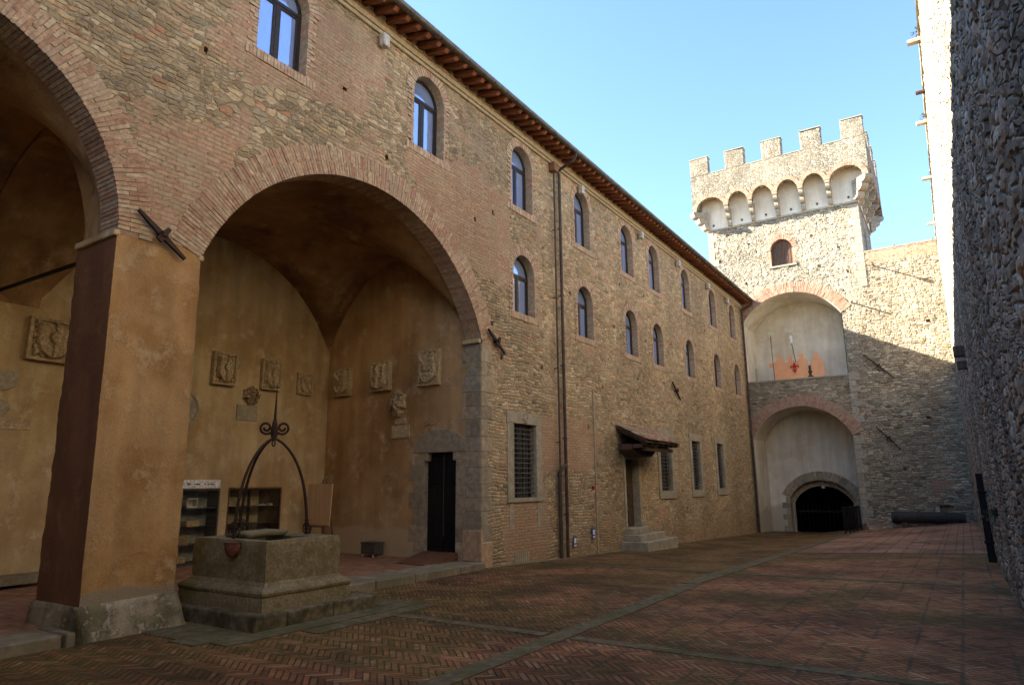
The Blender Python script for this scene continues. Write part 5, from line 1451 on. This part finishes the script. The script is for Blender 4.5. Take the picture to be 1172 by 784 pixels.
def plant(c, size, n, label, name='wall_plant', seed=1, out=(-1, 0, .2)):
    rnd = random.Random(seed); t = thing(name, label, 'plant', 'plants growing from the right hand wall'); C0 = Vector(c)
    bm = bmesh.new(); b2 = bmesh.new()
    for k in range(max(5, n // 12)):
        d = Vector((out[0] * rnd.uniform(.2, 1), rnd.uniform(-1, 1), rnd.uniform(-.5, 1))).normalized() * size * rnd.uniform(.5, 1)
        mid = C0 + d * .5 + Vector((0, 0, .08 * size)); e = C0 + d + Vector((0, 0, -.15 * size)); tube(bm, [C0, mid, e], .004, 4)
        for q in range(12):
            f = rnd.uniform(.2, 1); p = (C0.lerp(mid, f * 2) if f < .5 else mid.lerp(e, f * 2 - 1)) + Vector([rnd.uniform(-.05, .05) for _ in range(3)]) * size * 2
            a = Vector([rnd.uniform(-1, 1) for _ in range(3)]).normalized(); b = a.orthogonal().normalized(); s = rnd.uniform(.014, .03) * (size / .35) ** .5
            b2.faces.new([b2.verts.new(p + v) for v in (-a * s, b * s * .5, a * s, -b * s * .5)])
    obj('stem', bm, 'darkwood', t); obj('leaves', b2, 'leaf', t, recalc=False)
plant((.43, 14.8, 1.0), .30, 200, 'leafy green tuft growing from the right wall beside the timber post', seed=3)
plant((.40, 18.0, 12.45), .30, 90, 'small tuft of weeds on the wall top above the highest projecting tile', seed=4)
plant((.36, 22.6, 12.42), .28, 90, 'small tuft of weeds on the wall top at the second projecting tile', seed=5)
plant((.34, 27.2, 12.42), .2, 50, 'tiny weeds on the wall top at the third projecting tile', seed=6)

# ------------------------------------------------------------------ light, sky, camera
wd = bpy.data.worlds.new('World'); sc.world = wd; wd.use_nodes = True
nt = wd.node_tree; bg = nt.nodes['Background']; sky = nt.nodes.new('ShaderNodeTexSky'); sky.sky_type = 'NISHITA'; sky.sun_disc = False
d = Vector((1, .28, -.507)).normalized()
el = math.asin(-d.z); az = math.atan2(-d.x, -d.y)
sky.sun_elevation = el; sky.sun_rotation = az % (2 * PI); sky.altitude = 100; sky.air_density = 1.0; sky.dust_density = .1; sky.ozone_density = 3.5
nt.links.new(sky.outputs[0], bg.inputs[0]); bg.inputs[1].default_value = .064
sl_ = bpy.data.lights.new('sun', 'SUN'); sl_.energy = 5.0; sl_.angle = math.radians(.5); sl_.color = (1, .90, .74)
so = bpy.data.objects.new('sun', sl_); COL.objects.link(so); so.rotation_euler = d.to_track_quat('-Z', 'Y').to_euler(); so.location = (-30, -10, 30)

cam = bpy.data.cameras.new('camera'); co = bpy.data.objects.new('camera', cam); COL.objects.link(co); sc.camera = co
F, cxp, cyp = 772., 586., 392.
v1 = Vector((1103 - cxp, 549 - cyp, F)); up = Vector((555 - cxp, -(v1.x * (555 - cxp) + F * F) / v1.y, F))
dY = v1.normalized(); dU = up.normalized(); dX = dY.cross(dU)
if dX.x < 0: dX = -dX
Rw = Matrix((dX, dY, dU))          # world from camera (x right, y down, z forward)
m = Rw @ Matrix(((1, 0, 0), (0, -1, 0), (0, 0, -1)))
co.matrix_world = Matrix.Translation((0, 0, 1.6)) @ m.to_4x4()
cam.sensor_width = 36; cam.lens = F / 1172 * 36; cam.clip_end = 3000; cam.clip_start = .05
vs_ = sc.view_settings; vs_.view_transform = 'Standard'; vs_.look = 'None'; vs_.gamma = 1; vs_.exposure = 3.05
sc.render.resolution_x = 1024; sc.render.resolution_y = 684
sc.cycles.max_bounces = 10; sc.cycles.diffuse_bounces = 6; sc.cycles.use_denoising = True
sc.cycles.caustics_reflective = False; sc.cycles.caustics_refractive = False
